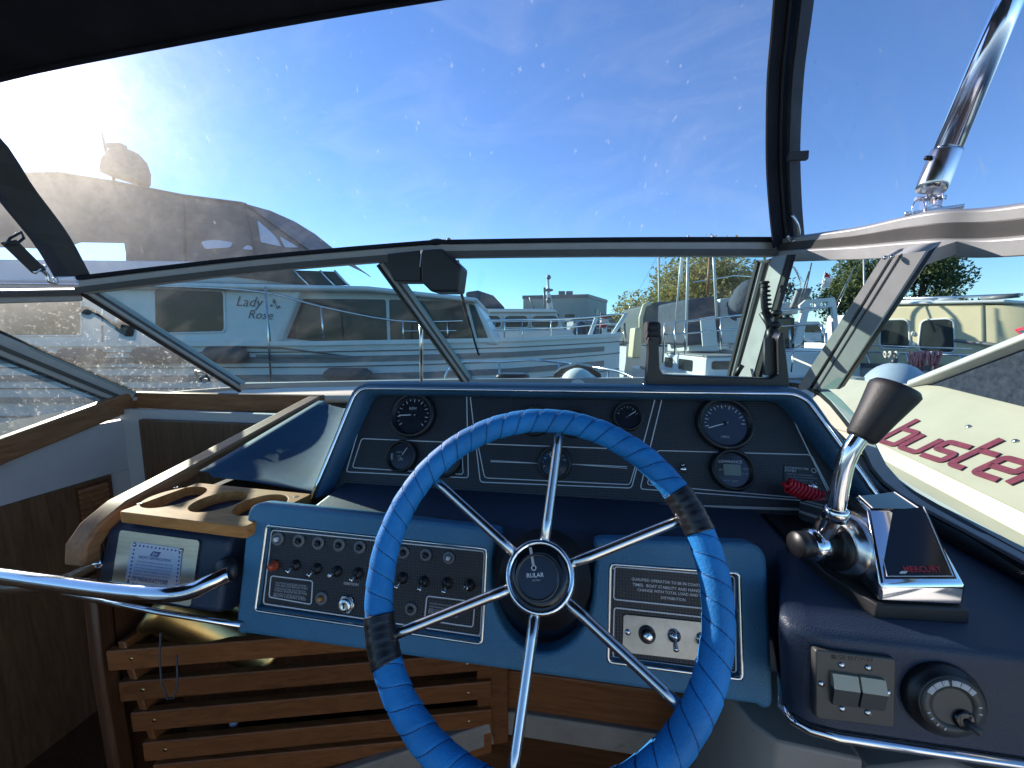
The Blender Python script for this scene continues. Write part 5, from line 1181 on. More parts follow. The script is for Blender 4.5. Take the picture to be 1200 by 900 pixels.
# side deck rail
tops = [cd_(-300, 330, 4.58), cd_(0, 332, 4.58), cd_(213, 336, 4.58), cd_(312, 343, 4.58), cd_(375, 359, 4.58), cd_(465, 376, 4.62), cd_(540, 376, 4.85), cd_(600, 375, 5.2), cd_(655, 374, 5.65), cd_(700, 371, 6.0), cd_(734, 367, 6.12)]
rail(lr, arcs(tops, 3), [(cd_(311, 343, 4.58), cd_(317, 404, 4.58)), (cd_(376, 359, 4.58), cd_(380, 405, 4.58)), (cd_(472, 376, 4.63), cd_(473, 404, 4.66)), (cd_(524, 376, 4.8), cd_(525, 403, 4.82)), (cd_(591, 375, 5.14), cd_(591, 402, 5.2)), (cd_(646, 374.5, 5.6), cd_(645, 400, 5.6)), (cd_(-60, 332, 4.58), cd_(-60, 404, 4.58)), (cd_(120, 334, 4.58), cd_(120, 404, 4.58))], 0.012,
     mid=arcs([cd_(472, 388, 4.64), cd_(560, 387, 4.97), cd_(655, 384, 5.65), cd_(715, 379, 6.05)], 3))
# pulpit
for a, b in (((689, 399, 5.9), (699, 372, 6.0)), ((716, 395, 6.1), (734, 367, 6.12))):
    m = MB(); m.strip([cd_(*a), cd_(*b)], 0.05, 0.05, up=CF); m.build('pulpit_post', M['bwhite'], lr)
# long gauge post in front
m = MB(); m.tube([cd_(311, 336, 4.5), cd_(318, 452, 4.5)], 0.011, 8); m.build('boat_hook_pole', M['steel'], lr)
# flybridge: coaming, screen, canopy on hoops
facet(lr, [(-380, 330), (-380, 300), (250, 306), (330, 322), (380, 333), (225, 331)], 4.9, 2.2, 'flybridge_coaming', M['bwhite'], 0.03)
fs = facet(lr, [(235, 319), (330, 316), (392, 318), (410, 334), (385, 335), (330, 331)], 4.84, 0.03, 'flybridge_screen', M['tint'], 0.01)
for u in (345, 375, 392):
    m = MB(); m.tube([cd_(u, 317, 4.8), cd_(u + 18, 336, 4.8)], 0.012, 6); m.build('screen_post', M['steel'], lr)
cv = [(-300, 192), (-80, 200), (0, 204), (70, 203), (140, 214), (215, 229), (284, 238), (288, 239), (324, 266), (362, 293)]
near = [cd_(u, v, 5.0) for u, v in cv]
m = MB(); rows = []
for k, (dd, dz) in enumerate(((0, -0.06), (0.02, 0.0), (0.5, 0.10), (1.1, 0.14), (1.7, 0.10), (2.1, 0.0), (2.12, -0.06))):
    rows.append([p + CF * dd + UP * (dz * (0.7 if i < 8 else 0.2)) for i, p in enumerate(near)])
m.grid(rows, smooth=False); m.build('canopy_top', M['fcanvas'], lr, solid=0.01)
for pts in (near[6:], [cd_(285, 238, 4.99), cd_(300, 300, 4.99)], [cd_(215, 229, 4.99), cd_(218, 312, 4.99)], near):
    m = MB(); m.tube([p - CF * 0.012 for p in pts], 0.012, 6); m.build('canopy_seam', M['bgrey'], lr)
side_lo = [(-300, 285), (-80, 285), (0, 290), (70, 292), (95, 284), (146, 285), (150, 310), (218, 312), (300, 300), (362, 296)]
m = MB(); m.poly([cd_(u, v, 5.0) for u, v in cv] + [cd_(u, v, 5.0) for u, v in side_lo[::-1]]); m.build('canopy_side', M['fcanvas'], lr, solid=0.01)
for q in ([(236, 283), (252, 281), (273, 284), (270, 290), (240, 292)], [(284, 292), (290, 287), (298, 290), (296, 293)]): sidewin(lr, q, 4.985, 'canopy_window', M['clearp'], 0.03)
for q in ([(302, 258), (322, 276), (330, 289), (306, 284)], [(328, 277), (350, 290), (334, 290)]): sidewin(lr, q, 4.985, 'canopy_window', M['clearp'], 0.02)
for u0, v0, u1, v1 in ((60, 205, 58, 300), (150, 216, 150, 312), (216, 230, 170, 310)):
    m = MB(); m.tube([cd_(u0, v0, 5.02), cd_(u1, v1, 5.02)], 0.02, 8); m.build('canopy_hoop', M['steel'], lr)
rd = thing('radar_dome', 'round satellite dome with whip antenna above the cruiser canopy', 'dome', cd_(150, 216, 5.9), rz=YAW)
D_ = 5.9
m = MB(); m.lathe([(0.0, -0.20), (0.25, -0.20), (0.265, -0.16), (0.255, -0.02), (0.20, 0.12), (0.11, 0.20), (0, 0.22)], cd_(149, 194, D_), UP + CR * 0.25, 28); m.build('dome', M['fcanvas'], rd)
m = MB(); m.tube([cd_(133, 208, D_), cd_(134, 226, D_)], 0.02, 8); m.tube([cd_(162, 212, D_), cd_(166, 232, D_)], 0.02, 8); m.build('bracket', M['bgrey'], rd)
m = MB(); m.tube([cd_(130, 200, D_), cd_(119, 155, D_)], [0.03, 0.008], 8); m.build('antenna', M['bgrey'], rd)
m = MB(); m.obox(cd_(137, 172, D_), CR * 0.10, CF * 0.05, UP * 0.03); m.build('light_box', M['bgrey'], rd)
for i, (u, v, D, w_) in enumerate(((182, 417, 4.47, 52), (264, 416, 4.47, 50), (95, 418, 4.47, 50), (408, 439, 4.45, 56), (640, 421, 5.4, 24), (668, 417, 5.7, 22))):
    c = cd_(u, v, D); L_ = w_ / FPX * D / 2; rr = (10 if i < 3 else 8 if i == 3 else 6) / FPX * D
    m = MB(); m.lathe([(0, -L_), (rr * 0.5, -L_ * 0.98), (rr, -L_ * 0.75), (rr, L_ * 0.75), (rr * 0.5, L_ * 0.98), (0, L_)], c, CR, 20)
    f = m.build('fender', M['fender']); tag(f, ['dark fender on the Lady Rose below its aft side window', 'dark fender on the Lady Rose nearly under its painted name', 'dark fender on the Lady Rose aft of two similar ones', 'low flat dark fender on the Lady Rose under the big slanted window', 'small dark fender near the Lady Rose bow, aft one of two', 'small dark fender nearest the Lady Rose pulpit'][i], 'fender', 'fenders along the Lady Rose')

# ---- cabin cruiser behind with three side windows
c2 = thing('cabin_cruiser', 'white cabin cruiser with three rounded side windows behind the Lady Rose', 'boat', CF * 10.8 + CR * -1 + UP * WATER, rz=YAW)
st2 = [(-7, 1.4, -0.25), (-4, 1.55, -0.27), (-1, 1.55, -0.25), (0.8, 1.3, -0.2), (1.8, 0.8, -0.14), (2.5, 0.2, -0.08), (2.62, 0.03, -0.07)]
hull(c2, st2, CF * 11.0, CR, CF, M['bwhite'], M['bwhite'])
facet(c2, [(470, 404), (470, 366), (652, 366), (662, 388), (664, 404)], 9.9, 2.2, 'cabin', M['bwhite'], 0.05)
facet(c2, [(460, 366), (460, 361), (650, 362), (654, 366)], 9.8, 2.4, 'roof', M['bwhite'], 0.03)
facet(c2, [(560, 404), (563, 387), (668, 386), (684, 404)], 9.75, 2.3, 'trunk_cabin', M['bwhite'], 0.05)
for a, b in ((555, 587), (591, 619), (623, 654)):
    sidewin(c2, [(a, 372), (a + 4, 369.5), (b - 4, 369.5), (b, 372), (b + 1, 384), (a - 1, 384)], 9.74, r=0.12, frame=M['bwhite'])
facet(c2, [(548, 361), (545, 342), (560, 340), (578, 346), (592, 361)], 10.2, 1.6, 'folded_canopy', M['bluetarp'], 0.06)
m = MB(); m.tube([cd_(643, 366, 10.4), cd_(642, 322, 10.4)], [0.05, 0.03], 8); m.tube([cd_(648, 366, 10.4), cd_(644, 345, 10.4)], 0.03, 8); m.build('mast', M['bwhite'], c2)
for v, w_, h in ((325, 0.06, 0.06), (340, 0.12, 0.04), (352, 0.07, 0.08)):
    m = MB(); m.ell(cd_(643, v, 10.35), w_, w_, h); m.build('mast_lamp', M['bgrey'], c2)
m = MB(); m.tube([cd_(626, 364, 10.2), cd_(621, 348, 10.2)], 0.03, 8); m.build('horn', M['bgrey'], c2)
m = MB(); m.tube([cd_(638, 362, 10.2), cd_(638, 337, 10.2)], 0.03, 8); m.build('exhaust_pipe', M['bgrey'], c2)
rail(c2, [cd_(500, 377, 9.4), cd_(600, 377, 9.4), cd_(680, 376, 9.7), cd_(715, 374, 10.6)], [(cd_(u, 377, 9.45), cd_(u, 404, 9.45)) for u in (520, 548, 580, 612, 646, 676)], 0.014)

# ---- boats with dark engine covers and flags further off
M['flagred'] = P('flag_red', (0.45, 0.03, 0.03), 0.8, var=0.1); M['flagwhite'] = P('flag_white', (0.7, 0.7, 0.7), 0.8)
for i, (u, v, D, hw, nm, lb) in enumerate(((676, 392, 15, 10, 'a', 'dark tarpaulin hump aft on a boat beyond the pulpit, larger one'), (697, 392, 17, 7, 'b', 'small dark tarpaulin hump between the two pulpit posts'))):
    o = cd_(u, v, D); k = hw / FPX * D
    m = MB(); lo = []
    for z, s in ((-0.6, 1.2), (0.0, 1.15), (0.25, 0.95), (0.42, 0.6), (0.5, 0.15)):
        lo.append([o + CR * (k * s * math.cos(t) * (1 + 0.1 * math.sin(3 * t)) + z * 0.25) + CF * (k * s * math.sin(t)) + UP * z for t in [2 * math.pi * j / 14 for j in range(14)]])
    m.loft(lo, True); tag(m.build('boat_cover', M['bluetarp']), lb, 'cover')
def small_boat(u0, u1, v, D, label, cabin=True, rot=0.0, colr='bwhite', vt=None):
    x0 = (u0 - 600) / FPX * D; x1 = (u1 - 600) / FPX * D; L_ = x1 - x0; z = -(v - 395) / FPX * D
    r_ = thing('moored_boat', label, 'boat', CF * (D + 1) + CR * ((x0 + x1) / 2) + UP * WATER, 'boats moored further off', rz=YAW)
    st = [(x0, 0.95, z), (x0 + L_ * 0.4, 1.05, z), (x0 + L_ * 0.75, 0.85, z + 0.05), (x0 + L_ * 0.93, 0.4, z + 0.12), (x1, 0.03, z + 0.16)]
    hull(r_, st, CF * (D + 1), CR, CF, M[colr], M['bdeck'])
    side_strip(r_, st, CF * (D + 1), CR, CF, -0.15, 0.06, M['bnavy'], 'hull_stripe')
    if cabin:
        a = CF * (D + 0.35); h = vt if vt else 0.8
        pr_ = [(x0 + L_ * 0.15, z), (x0 + L_ * 0.17, z + h), (x0 + L_ * 0.55, z + h), (x0 + L_ * 0.72, z)]
        m = MB(); q = [a + CR * x + UP * zz for x, zz in pr_]; m.loft([q, [p + CF * 1.3 for p in q]], True, smooth=False); m.build('cabin', M[colr], r_, bevel=0.04)
        pr_ = [(x0 + L_ * 0.22, z + h * 0.4), (x0 + L_ * 0.22, z + h * 0.85), (x0 + L_ * 0.53, z + h * 0.85), (x0 + L_ * 0.61, z + h * 0.4)]
        m = MB(); q = [a - CF * 0.01 + CR * x + UP * zz for x, zz in pr_]; m.loft([q, [p + CF * 0.02 for p in q]], True, smooth=False); m.build('window', M['tint'], r_)
    m = MB(); tops = [CF * (D + 0.2) + CR * (x0 + L_ * k) + UP * (z + 0.55) for k in (0.5, 0.7, 0.85)] + [CF * (D + 1) + CR * (x1 - 0.05) + UP * (z + 0.65)]
    m.tube(tops, 0.015, 6)
    for p in tops: m.tube([p, p - UP * 0.6], 0.012, 6)
    m.build('railing', M['steel'], r_)
    return r_
small_boat(655, 745, 402, 14.5, 'low white moored boat just beyond the Lady Rose pulpit', cabin=False)
small_boat(690, 790, 396, 24, 'small white moored cruiser in front of the grey dark-roofed shed', vt=0.9)
small_boat(500, 640, 398, 30, 'white moored boat far behind the cabin cruiser', vt=1.2)
small_boat(900, 1010, 398, 26, 'white moored boat below the green tree to starboard', vt=1.2)
small_boat(1060, 1290, 392, 32, 'long white moored boat behind the cream cabin boat', vt=1.4)
def flag(u, v, D, h, label, cols, lean=0.0):
    r_ = thing('flag', label, 'flag', cd_(u, v + 14, D), 'boat flags', rz=YAW)
    a = cd_(u, v + 14, D); b = cd_(u + lean, v - 12, D)
    m = MB(); m.tube([a, b], 0.012, 6); m.build('staff', M['bwhite'], r_)
    for i, cname in enumerate(cols):
        rows = []
        for j in range(7):
            t = j / 6
            base = b.lerp(a, 0.04 + 0.62 * (i + t) / len(cols))
            rows.append([base + CR * (h * k * (0.25 + 0.5 * (1 - abs(t + i - 1.3) / 2.2)) + 0.02 * math.sin(6 * k + t * 3)) + CF * (0.05 * math.sin(9 * k + i)) - UP * (0.18 * h * k) for k in (0, 0.33, 0.66, 1)])
        m = MB(); m.grid(rows); m.build('cloth_band', M[cname], r_, solid=0.004)
M['flagblue'] = P('flag_blue', (0.03, 0.06, 0.25), 0.8)
flag(702, 378, 15, 0.45, 'red and white flag hanging slack beside the pulpit posts', ('flagred', 'flagwhite', 'flagred'), 2)
flag(738, 376, 18, 0.40, 'plain red pennant hanging on a thin staff', ('flagred',), 0)
flag(962, 330, 9, 0.22, 'furled red, white and blue flag on a leaning staff', ('flagred', 'flagwhite', 'flagwhite'), 5)

# ---- wheelhouse boat to starboard
wb = thing('wheelhouse_boat', 'white wheelhouse boat with dark blue cover and white board behind steel rails', 'boat', CF * 9.0 + CR * 4 + UP * WATER, rz=YAW)
# trunk cabin: two visible faces meeting at a corner
tA, tB, tC = cd_(776, 407, 9.0), cd_(828, 420, 7.0), cd_(930, 414, 7.4)
tD = tA + (tC - tB)
h_ = [p * 1.0 for p in (tA, tB, tC, tD)]
zt = -0.36
base = [V((p.x, p.y, zt)) for p in h_]
m = MB(); m.loft([[p - UP * 0.42 for p in base], base], True, smooth=False); m.build('trunk_cabin', M['bwhite'], wb, bevel=0.03)
m = MB(); m.loft([[p + UP * 0.002 for p in base], [p + UP * 0.03 for p in base]], True, smooth=False); m.build('cabin_top', M['bdeck'], wb, bevel=0.01)
FA = Fr(base[0] - UP * 0.42, base[1] - base[0], UP); FBp = Fr(base[1] - UP * 0.42, base[2] - base[1], UP)
LA = (base[1] - base[0]).length; LB_ = (base[2] - base[1]).length
for a, b in ((0.10, 0.30), (0.45, 0.75)):
    plate('window', [[tuple(p) for p in rpoly([V((LA * a, 0.12)), V((LA * b, 0.12)), V((LA * b, 0.34)), V((LA * a, 0.34))], 0.05, 3)]], FA, -0.01, 0.012, M['tint'], wb)
plate('window', [[tuple(p) for p in rpoly([V((LB_ * 0.06, 0.2)), V((LB_ * 0.40, 0.2)), V((LB_ * 0.40, 0.35)), V((LB_ * 0.06, 0.35))], 0.05, 3)]], FBp, -0.01, 0.012, M['tint'], wb)
# hull below
out = [tA + CR * -0.5 + CF * 0.6, cd_(752, 407, 9.2), cd_(800, 436, 6.4), cd_(960, 432, 6.6), tD + CR * 1.5]
m = MB(); t_ = [V((p.x, p.y, -0.70)) for p in out]; m.loft([[V((p.x, p.y, WATER - 0.3)) + CF * 0.2 for p in t_], t_], True, smooth=False); m.build('hull', M['bwhite'], wb, bevel=0.05)
m = MB(); m.strip([p + UP * 0.0 - CF * 0.01 for p in t_[1:4]], 0.06, 0.05); m.build('rub_rail', M['bgrey'], wb)
# wheelhouse
WHD = 8.2
wA, wB = cd_(782, 395, WHD + 1.9), cd_(806, 395, WHD + 0.25); WF = Fr(V((wA.x, wA.y, 0)), V((wB.x - wA.x, wB.y - wA.y, 0)), UP)
q = [V(WF.uv(*p)) for p in ((782, 412), (782, 365), (806, 352), (807, 412))]
m = MB(); m.loft([[WF.p(p.x, p.y, 0) for p in q], [WF.p(p.x, p.y, -0.6) for p in q]], True, smooth=False); m.build('wheelhouse_side', M['bwhite'], wb, bevel=0.03)
facet(wb, [(805, 405), (806, 350), (842, 347), (844, 402)], WHD, 1.7, 'wheelhouse_cover', M['bluetarp'], 0.06)
facet(wb, [(844, 403), (844, 350), (884, 347), (884, 402)], WHD + 0.2, 1.6, 'wheelhouse_front', M['bwhite'], 0.03)
for q in ([(785, 371), (790, 369), (790, 386), (785, 387)], [(795, 368), (802, 364), (802, 386), (795, 387)]): plate('window', [[WF.uv(*p) for p in q]], WF, -0.02, 0.01, M['tint'], wb)
sidewin(wb, [(852, 354), (866, 352), (866, 358), (852, 360)], WHD + 0.19, r=0.02)
bd = facet(wb, [(824, 406), (821, 373), (838, 370), (841, 404)], 7.5, 0.04, 'white_board', M['bwhite'], 0.005)
m = MB(); m.ell(cd_(872, 352, 7.9), 0.26, 0.3, 0.42, 18, 12, ex=CR, ey=CF, ez=(UP + CR * 0.25).normalized()); m.build('covered_drum', M['bluetarp'], wb)
m = MB(); m.obox(cd_(868, 378, 7.7), CR * 0.05, CF * 0.05, UP * 0.09); m.build('chain_box', M['bwhite'], wb)
for tu, tv, bu, bv, D, r_ in ((806.5, 296, 804, 410, 7.3, 0.022), (800, 300, 792, 375, 7.6, 0.018), (835, 296, 840, 374, 7.3, 0.024), (799, 298, 799, 330, 7.4, 0.02)):
    m = MB(); m.tube([cd_(tu, tv - 20, D), cd_(bu, bv, D)], r_, 8); m.build('davit_pole', M['bwhite'], wb)
m = MB(); m.tube([cd_(829, 345, 8.4), cd_(832, 300, 8.4)], 0.03, 8); m.build('mast', M['teak'], wb)
m = MB(); m.tube([cd_(812, 331, 8.4), cd_(860, 323, 8.4), cd_(900, 325, 8.4)], 0.012, 8); m.build('stay', M['steel'], wb)
rr1 = [cd_(777, 425, 6.9), cd_(779, 379, 6.9), cd_(800, 377, 6.7), cd_(870, 369, 6.7), cd_(960, 360, 6.8)]
rr2 = [cd_(779, 392, 6.9), cd_(800, 391, 6.7), cd_(870, 385, 6.7), cd_(960, 380, 6.8)]
rail(wb, rr1, [(cd_(u, vv, 6.75), cd_(u, vv + 38, 6.75)) for u, vv in ((791, 378), (803, 377), (845, 372), (875, 369))], 0.018, mid=rr2)
# grey covered boat beside it
cb = thing('covered_boat', 'moored boat under a rounded grey cover left of the wheelhouse', 'boat', CF * 13 + CR * 4.5 + UP * WATER, rz=YAW)
m = MB(); lo = []
for dd in (0, 0.05, 2.6): 
    lo.append([cd_(u, v, 12.5) + CF * dd for u, v in ((754, 402), (753, 372), (757, 358), (768, 354), (800, 352), (812, 356), (813, 402))])
m.loft(lo, True, smooth=False); m.build('cover', M['greentarp'], cb, bevel=0.08)
m = MB(); m.tube([cd_(u, v, 12.4) for u, v in ((751, 403), (751, 372), (755, 358), (762, 355))], 0.07, 8); m.build('cover_bow', M['cream'], cb)
hull(cb, [(3.6, 1.2, -0.3), (5.0, 1.3, -0.3), (6.5, 1.2, -0.3), (8.2, 0.1, -0.2)], CF * 13.6, CR, CF, M['bwhite'], M['bdeck'])
facet(cb, [(741, 420), (744, 384), (752, 384), (752, 420)], 11.5, 0.5, 'outboard', M['cream'], 0.05)

# ---- sailing boats with tall masts further along the pontoon
for i, (u, D, vt, lb) in enumerate(((772, 24, 297, 'slim sailing boat mast left of the davit poles'), (918, 21, 297, 'white sailing boat with tall mast between the pillar and the gantry'), (1012, 27, 290, 'white sailing boat with mast beside the gantry rods'))):
    x = (u - 600) / FPX * D; r_ = thing('sailing_boat', lb, 'boat', CF * D + CR * x + UP * WATER, 'sailing boats', rz=YAW)
    hull(r_, [(x - 3, 0.7, -0.55), (x - 1, 1.1, -0.6), (x + 1.5, 1.0, -0.5), (x + 3, 0.5, -0.38), (x + 3.6, 0.03, -0.3)], CF * D, CR, CF, M['bwhite'], M['bdeck'])
    m = MB(); q = [CF * (D - 0.6) + CR * (x + a) + UP * z for a, z in ((-1.5, -0.6), (-1.4, -0.1), (0.8, -0.05), (1.6, -0.5))]; m.loft([q, [p + CF * 1.2 for p in q]], True, smooth=False); m.build('cabin', M['bwhite'], r_, bevel=0.04)
    m = MB(); q = [CF * (D - 0.62) + CR * (x + a) + UP * z for a, z in ((-1.0, -0.4), (-1.0, -0.2), (0.6, -0.18), (0.9, -0.38))]; m.loft([q, [p + CF * 0.03 for p in q]], True, smooth=False); m.build('window', M['tint'], r_)
    tp_ = cd_(u, vt, D)
    m = MB(); m.tube([CF * D + CR * x + UP * -0.5, tp_], [0.07, 0.05], 8); m.build('mast', M['alu'], r_)
    m = MB(); m.tube([CF * D + CR * x + UP * 0.55, CF * D + CR * (x - 2.8) + UP * 0.5], 0.12, 8); m.build('furled_sail', M['bluetarp'], r_)
    for a in (-3.0, 3.5):
        m = MB(); m.tube([tp_, CF * D + CR * (x + a) + UP * -0.4], 0.010, 5); m.build('stay', M['steel'], r_)
small_boat(860, 960, 404, 12.5, 'white moored cruiser partly behind the starboard pillar', vt=1.0)
small_boat(985, 1100, 402, 15, 'white moored cruiser glimpsed past the mullion under the green tree', vt=1.1)
# ---- gantry with furled flag
ga = thing('boat_gantry', 'white cutout gantry arch with seat and rods on the next boat', 'gantry', cd_(950, 420, 7.6), rz=YAW)
F = Fr(cd_(600, 395, 7.6), CR, UP)
def hole(u0, v0, u1, v1): return [F.uv(u0, v0), F.uv(u1, v0 - 0.5), F.uv(u1, v1 - 0.5), F.uv(u0, v1)]
plate('arch_beam', [[F.uv(*p) for p in ((938, 358), (945, 352), (978, 349), (980, 358), (940, 366))], hole(949, 354.5, 957, 361), hole(961, 353.5, 971, 359)], F, -0.06, 0, M['bwhite'], ga, bevel=0.01)
plate('arch_leg', [[F.uv(*p) for p in ((941, 365), (948, 363), (940, 402), (931, 402))]], F, -0.06, -0.002, M['bwhite'], ga, bevel=0.01)
plate('arch_leg', [[F.uv(*p) for p in ((976, 356), (980, 356), (984, 402), (979, 402))]], F, -0.06, -0.002, M['bwhite'], ga, bevel=0.01)
m = MB(); m.obox(cd_(938, 350, 7.9), CR * 0.14, CF * 0.06, UP * 0.2 + CR * 0.06); m.build('seat_back', M['bgrey'], ga, bevel=0.04)
for u0, u1, v1 in ((936, 948, 318), (941, 951, 308), (980, 1000, 316)):
    m = MB(); m.tube([cd_(u0, 356, 7.7), cd_(u1, v1, 7.7)], 0.012, 6); m.build('rod', M['bgrey'], ga)
m = MB(); m.tube(arcs([cd_(906, 356, 8.2), cd_(910, 322, 8.2), cd_(928, 312, 8.2), cd_(938, 330, 8.2), cd_(936, 350, 8.2)], 4), 0.02, 8); m.build('hoop', M['steel'], ga)
facet(ga, [(900, 368), (900, 356), (936, 354), (936, 368)], 8.3, 1.0, 'cabin_roof', M['bwhite'], 0.03)
facet(ga, [(902, 408), (902, 372), (932, 372), (932, 408)], 8.5, 0.8, 'cabin', M['tint'], 0.03)
facet(ga, [(895, 460), (890, 412), (1010, 410), (1010, 460)], 7.2, 1.5, 'hull', M['bwhite'], 0.05)
for u, v in ((916, 392), (925, 386), (963, 380), (968, 390)):
    m = MB(); m.tube([cd_(u, v, 7.4), cd_(u + 1.5, v + 22, 7.4)], 0.02, 8); m.build('rod_holder', M['steel'], ga)
rail(ga, [cd_(900, 411, 6.6), cd_(990, 411, 6.4)], [(cd_(u, 411, 6.5), cd_(u - 3, 436, 6.5)) for u in (905, 930, 960)], 0.014)
bo_ = thing('pale_buoy', 'round pale blue buoy-like hood beside the gantry boat rail', 'buoy', cd_(884, 440, 5.6))
m = MB(); m.ell(cd_(884, 436, 5.6), 0.16, 0.16, 0.20, 18, 12); m.build('body', M['bwhite'], bo_)
m = MB(); m.tube([cd_(884 + 9 * math.cos(t), 434 + 12 * math.sin(t), 5.42) for t in [R(120 + 20 * k) for k in range(9)]], 0.01, 6); m.build('rope', M['bgrey'], bo_)

# ---- cream cabin boat to starboard
cr = thing('cream_cabin_boat', 'cream cabin boat with three dark windows and roof rails', 'boat', CF * 8.0 + CR * 8 + UP * WATER, rz=YAW)
cA, cB = cd_(1000, 395, 8.0), cd_(1155, 395, 6.3)
CF_ = Fr(V((cA.x, cA.y, 0)), V((cB.x - cA.x, cB.y - cA.y, 0)), UP)
def cuv(u, v, h=0): return V(CF_.uv(u, v, h))
def cbox(pts, h0, h1, name, mat, bevel=0.03):
    q = [cuv(*p) for p in pts]; m = MB(); m.loft([[CF_.p(p.x, p.y, h1) for p in q], [CF_.p(p.x, p.y, h0) for p in q]], True, smooth=False); return m.build(name, mat, cr, bevel=bevel)
def cwin(pts, r=0.1, fr_=True):
    lp_ = [tuple(p) for p in rpoly([cuv(*p) for p in pts], r, 4)]
    o = plate('window', [lp_], CF_, -0.02, 0.008, M['tint'], cr)
    if fr_:
        m = MB(); m.tube([CF_.p(p[0], p[1], 0.006) for p in lp_], 0.016, 6, closed=True); m.build('window_frame', M['bwhite'], o)
cbox([(1000, 428), (1004, 363), (1010, 358), (1155, 355), (1157, 430)], -2.4, 0, 'cabin', M['cream'], 0.06)
m = MB(); e0 = cuv(1155, 358); e1 = cuv(1157, 430); lo = []
for k in range(9):
    a = R(80 * k / 8); lo.append([CF_.p(e.x + 1.0 * math.sin(a), e.y - (0.35 * (1 - math.cos(a)) if e is e0 else 0), -0.9 * (1 - math.cos(a))) for e in (e0, e1)])
m.grid(lo); m.build('rounded_end', M['cream'], cr)
cbox([(998, 358), (1000, 355), (1180, 351), (1182, 355)], -2.5, 0.06, 'roof', M['bwhite'], 0.03)
cwin([(1032, 375), (1065, 374), (1067, 409), (1031, 408)]); cwin([(1080, 375), (1118, 373), (1120, 414), (1076, 412)]); cwin([(1008, 384), (1024, 382), (1025, 398), (1009, 399)], 0.04, False)
for (u, v) in ((1070, 391), (1070, 404)):
    m = MB(); m.ell(CF_.w(u, v, 0.01), 0.03, 0.02, 0.045); m.build('side_lamp', M['bwhite'], cr)
def cp(u, v, h): return CF_.w(u, v, h)
rail(cr, [cp(1002, 351, -0.3), cp(1120, 348, -0.3), cp(1200, 345, -0.3)], [(cp(u, 351 - (u - 1002) * 0.03, -0.3), cp(u, 358, -0.3)) for u in (1005, 1053, 1120, 1167)], 0.02, name='roof_rail')
for u0, v0, u1, v1 in ((1075, 354, 1122, 350), (1040, 355, 1100, 351.5), (1150, 350, 1195, 346)):
    m = MB(); m.tube([cp(u0, v0, -0.1), cp(u1, v1, -0.1)], 0.035, 8); m.build('roof_spar', M['bwhite'] if u0 < 1150 else M['bgrey'], cr)
cbox([(975, 520), (968, 424), (1230, 436), (1230, 560)], -3.0, 0.5, 'hull', M['bwhite'], 0.05)
m = MB(); m.strip([cp(969, 426, 0.52), cp(1225, 438, 0.52)], 0.05, 0.08); m.build('rub_rail', M['bgrey'], cr)
rail(cr, [cp(972, 411, 0.45), cp(1150, 417, 0.45), cp(1215, 420, 0.45)], [(cp(u, 411 + (u - 972) * 0.034, 0.45), cp(u + 6, 434, 0.45)) for u in (982, 1015, 1062, 1125, 1190)], 0.020, mid=[cp(1000, 404, 0.44), cp(1140, 409, 0.44)])
m = MB(); m.tube([cp(1043, 357, -0.6), cp(1053, 322, -0.6)], 0.05, 8); m.build('mast', M['teak'], cr)
m = MB(); m.tube([cp(1119, 399, 0.1), cp(1165, 404, 0.1), cp(1215, 410, 0.1)], 0.03, 8); m.build('boom', M['bgrey'], cr)
# coils of rope on that rail
M['ropew'] = P('white_rope', (0.55, 0.52, 0.45), 0.8, bump=0.4, bscale=150); M['roper'] = P('red_white_rope', (0.55, 0.20, 0.20), 0.8, var=0.5, vscale=30)
def coil(u, v, D, w_, h_, n, mat, label):
    r2 = random.Random(n); m = MB()
    for i in range(n):
        o = cd_(u + (i - n / 2) * w_ / n + r2.uniform(-1, 1), v, D) + CF * r2.uniform(-0.05, 0.05)
        a = w_ / FPX * D * r2.uniform(0.08, 0.16); b = h_ / FPX * D * r2.uniform(0.3, 0.55); tl = r2.uniform(-0.3, 0.3)
        m.tube([o + CR * (a * math.cos(t) + tl * b * math.sin(t)) + UP * (b * math.sin(t) - b * 0.8) + CF * (0.05 * math.cos(t)) for t in [2 * math.pi * k / 16 for k in range(16)]], 0.014, 6, closed=True)
    tag(m.build('rope_coil', mat), label, 'rope')
coil(1048, 413, 6.3, 17, 9, 6, M['ropew'], 'small coil of pale rope tied on the boat rail')
coil(1085, 414, 6.3, 36, 22, 16, M['roper'], 'red and white rope coil hanging thickly from the boat rail')
by = thing('round_fender', 'large pale blue ball-shaped fender below the rope coils', 'fender', cd_(1048, 470, 4.4))
m = MB(); m.ell(cd_(1047, 460, 4.4), 0.30, 0.30, 0.34, 24, 16); m.build('ball', P('pale_blue_vinyl', (0.34, 0.42, 0.50), 0.35, var=0.08), by)
m = MB(); m.tube([cd_(1047, 428, 4.4), cd_(1049, 420, 4.4)], 0.03, 10); m.build('eye', M['bnavy'], by)
ml = MB().tube([cd_(930, 420, 5.0), cd_(1000, 450, 3.8), cd_(1040, 475, 3.0)], 0.012, 8).build('mooring_line', M['ropew']); tag(ml, 'pale taut mooring line running down past the ball fender', 'rope')

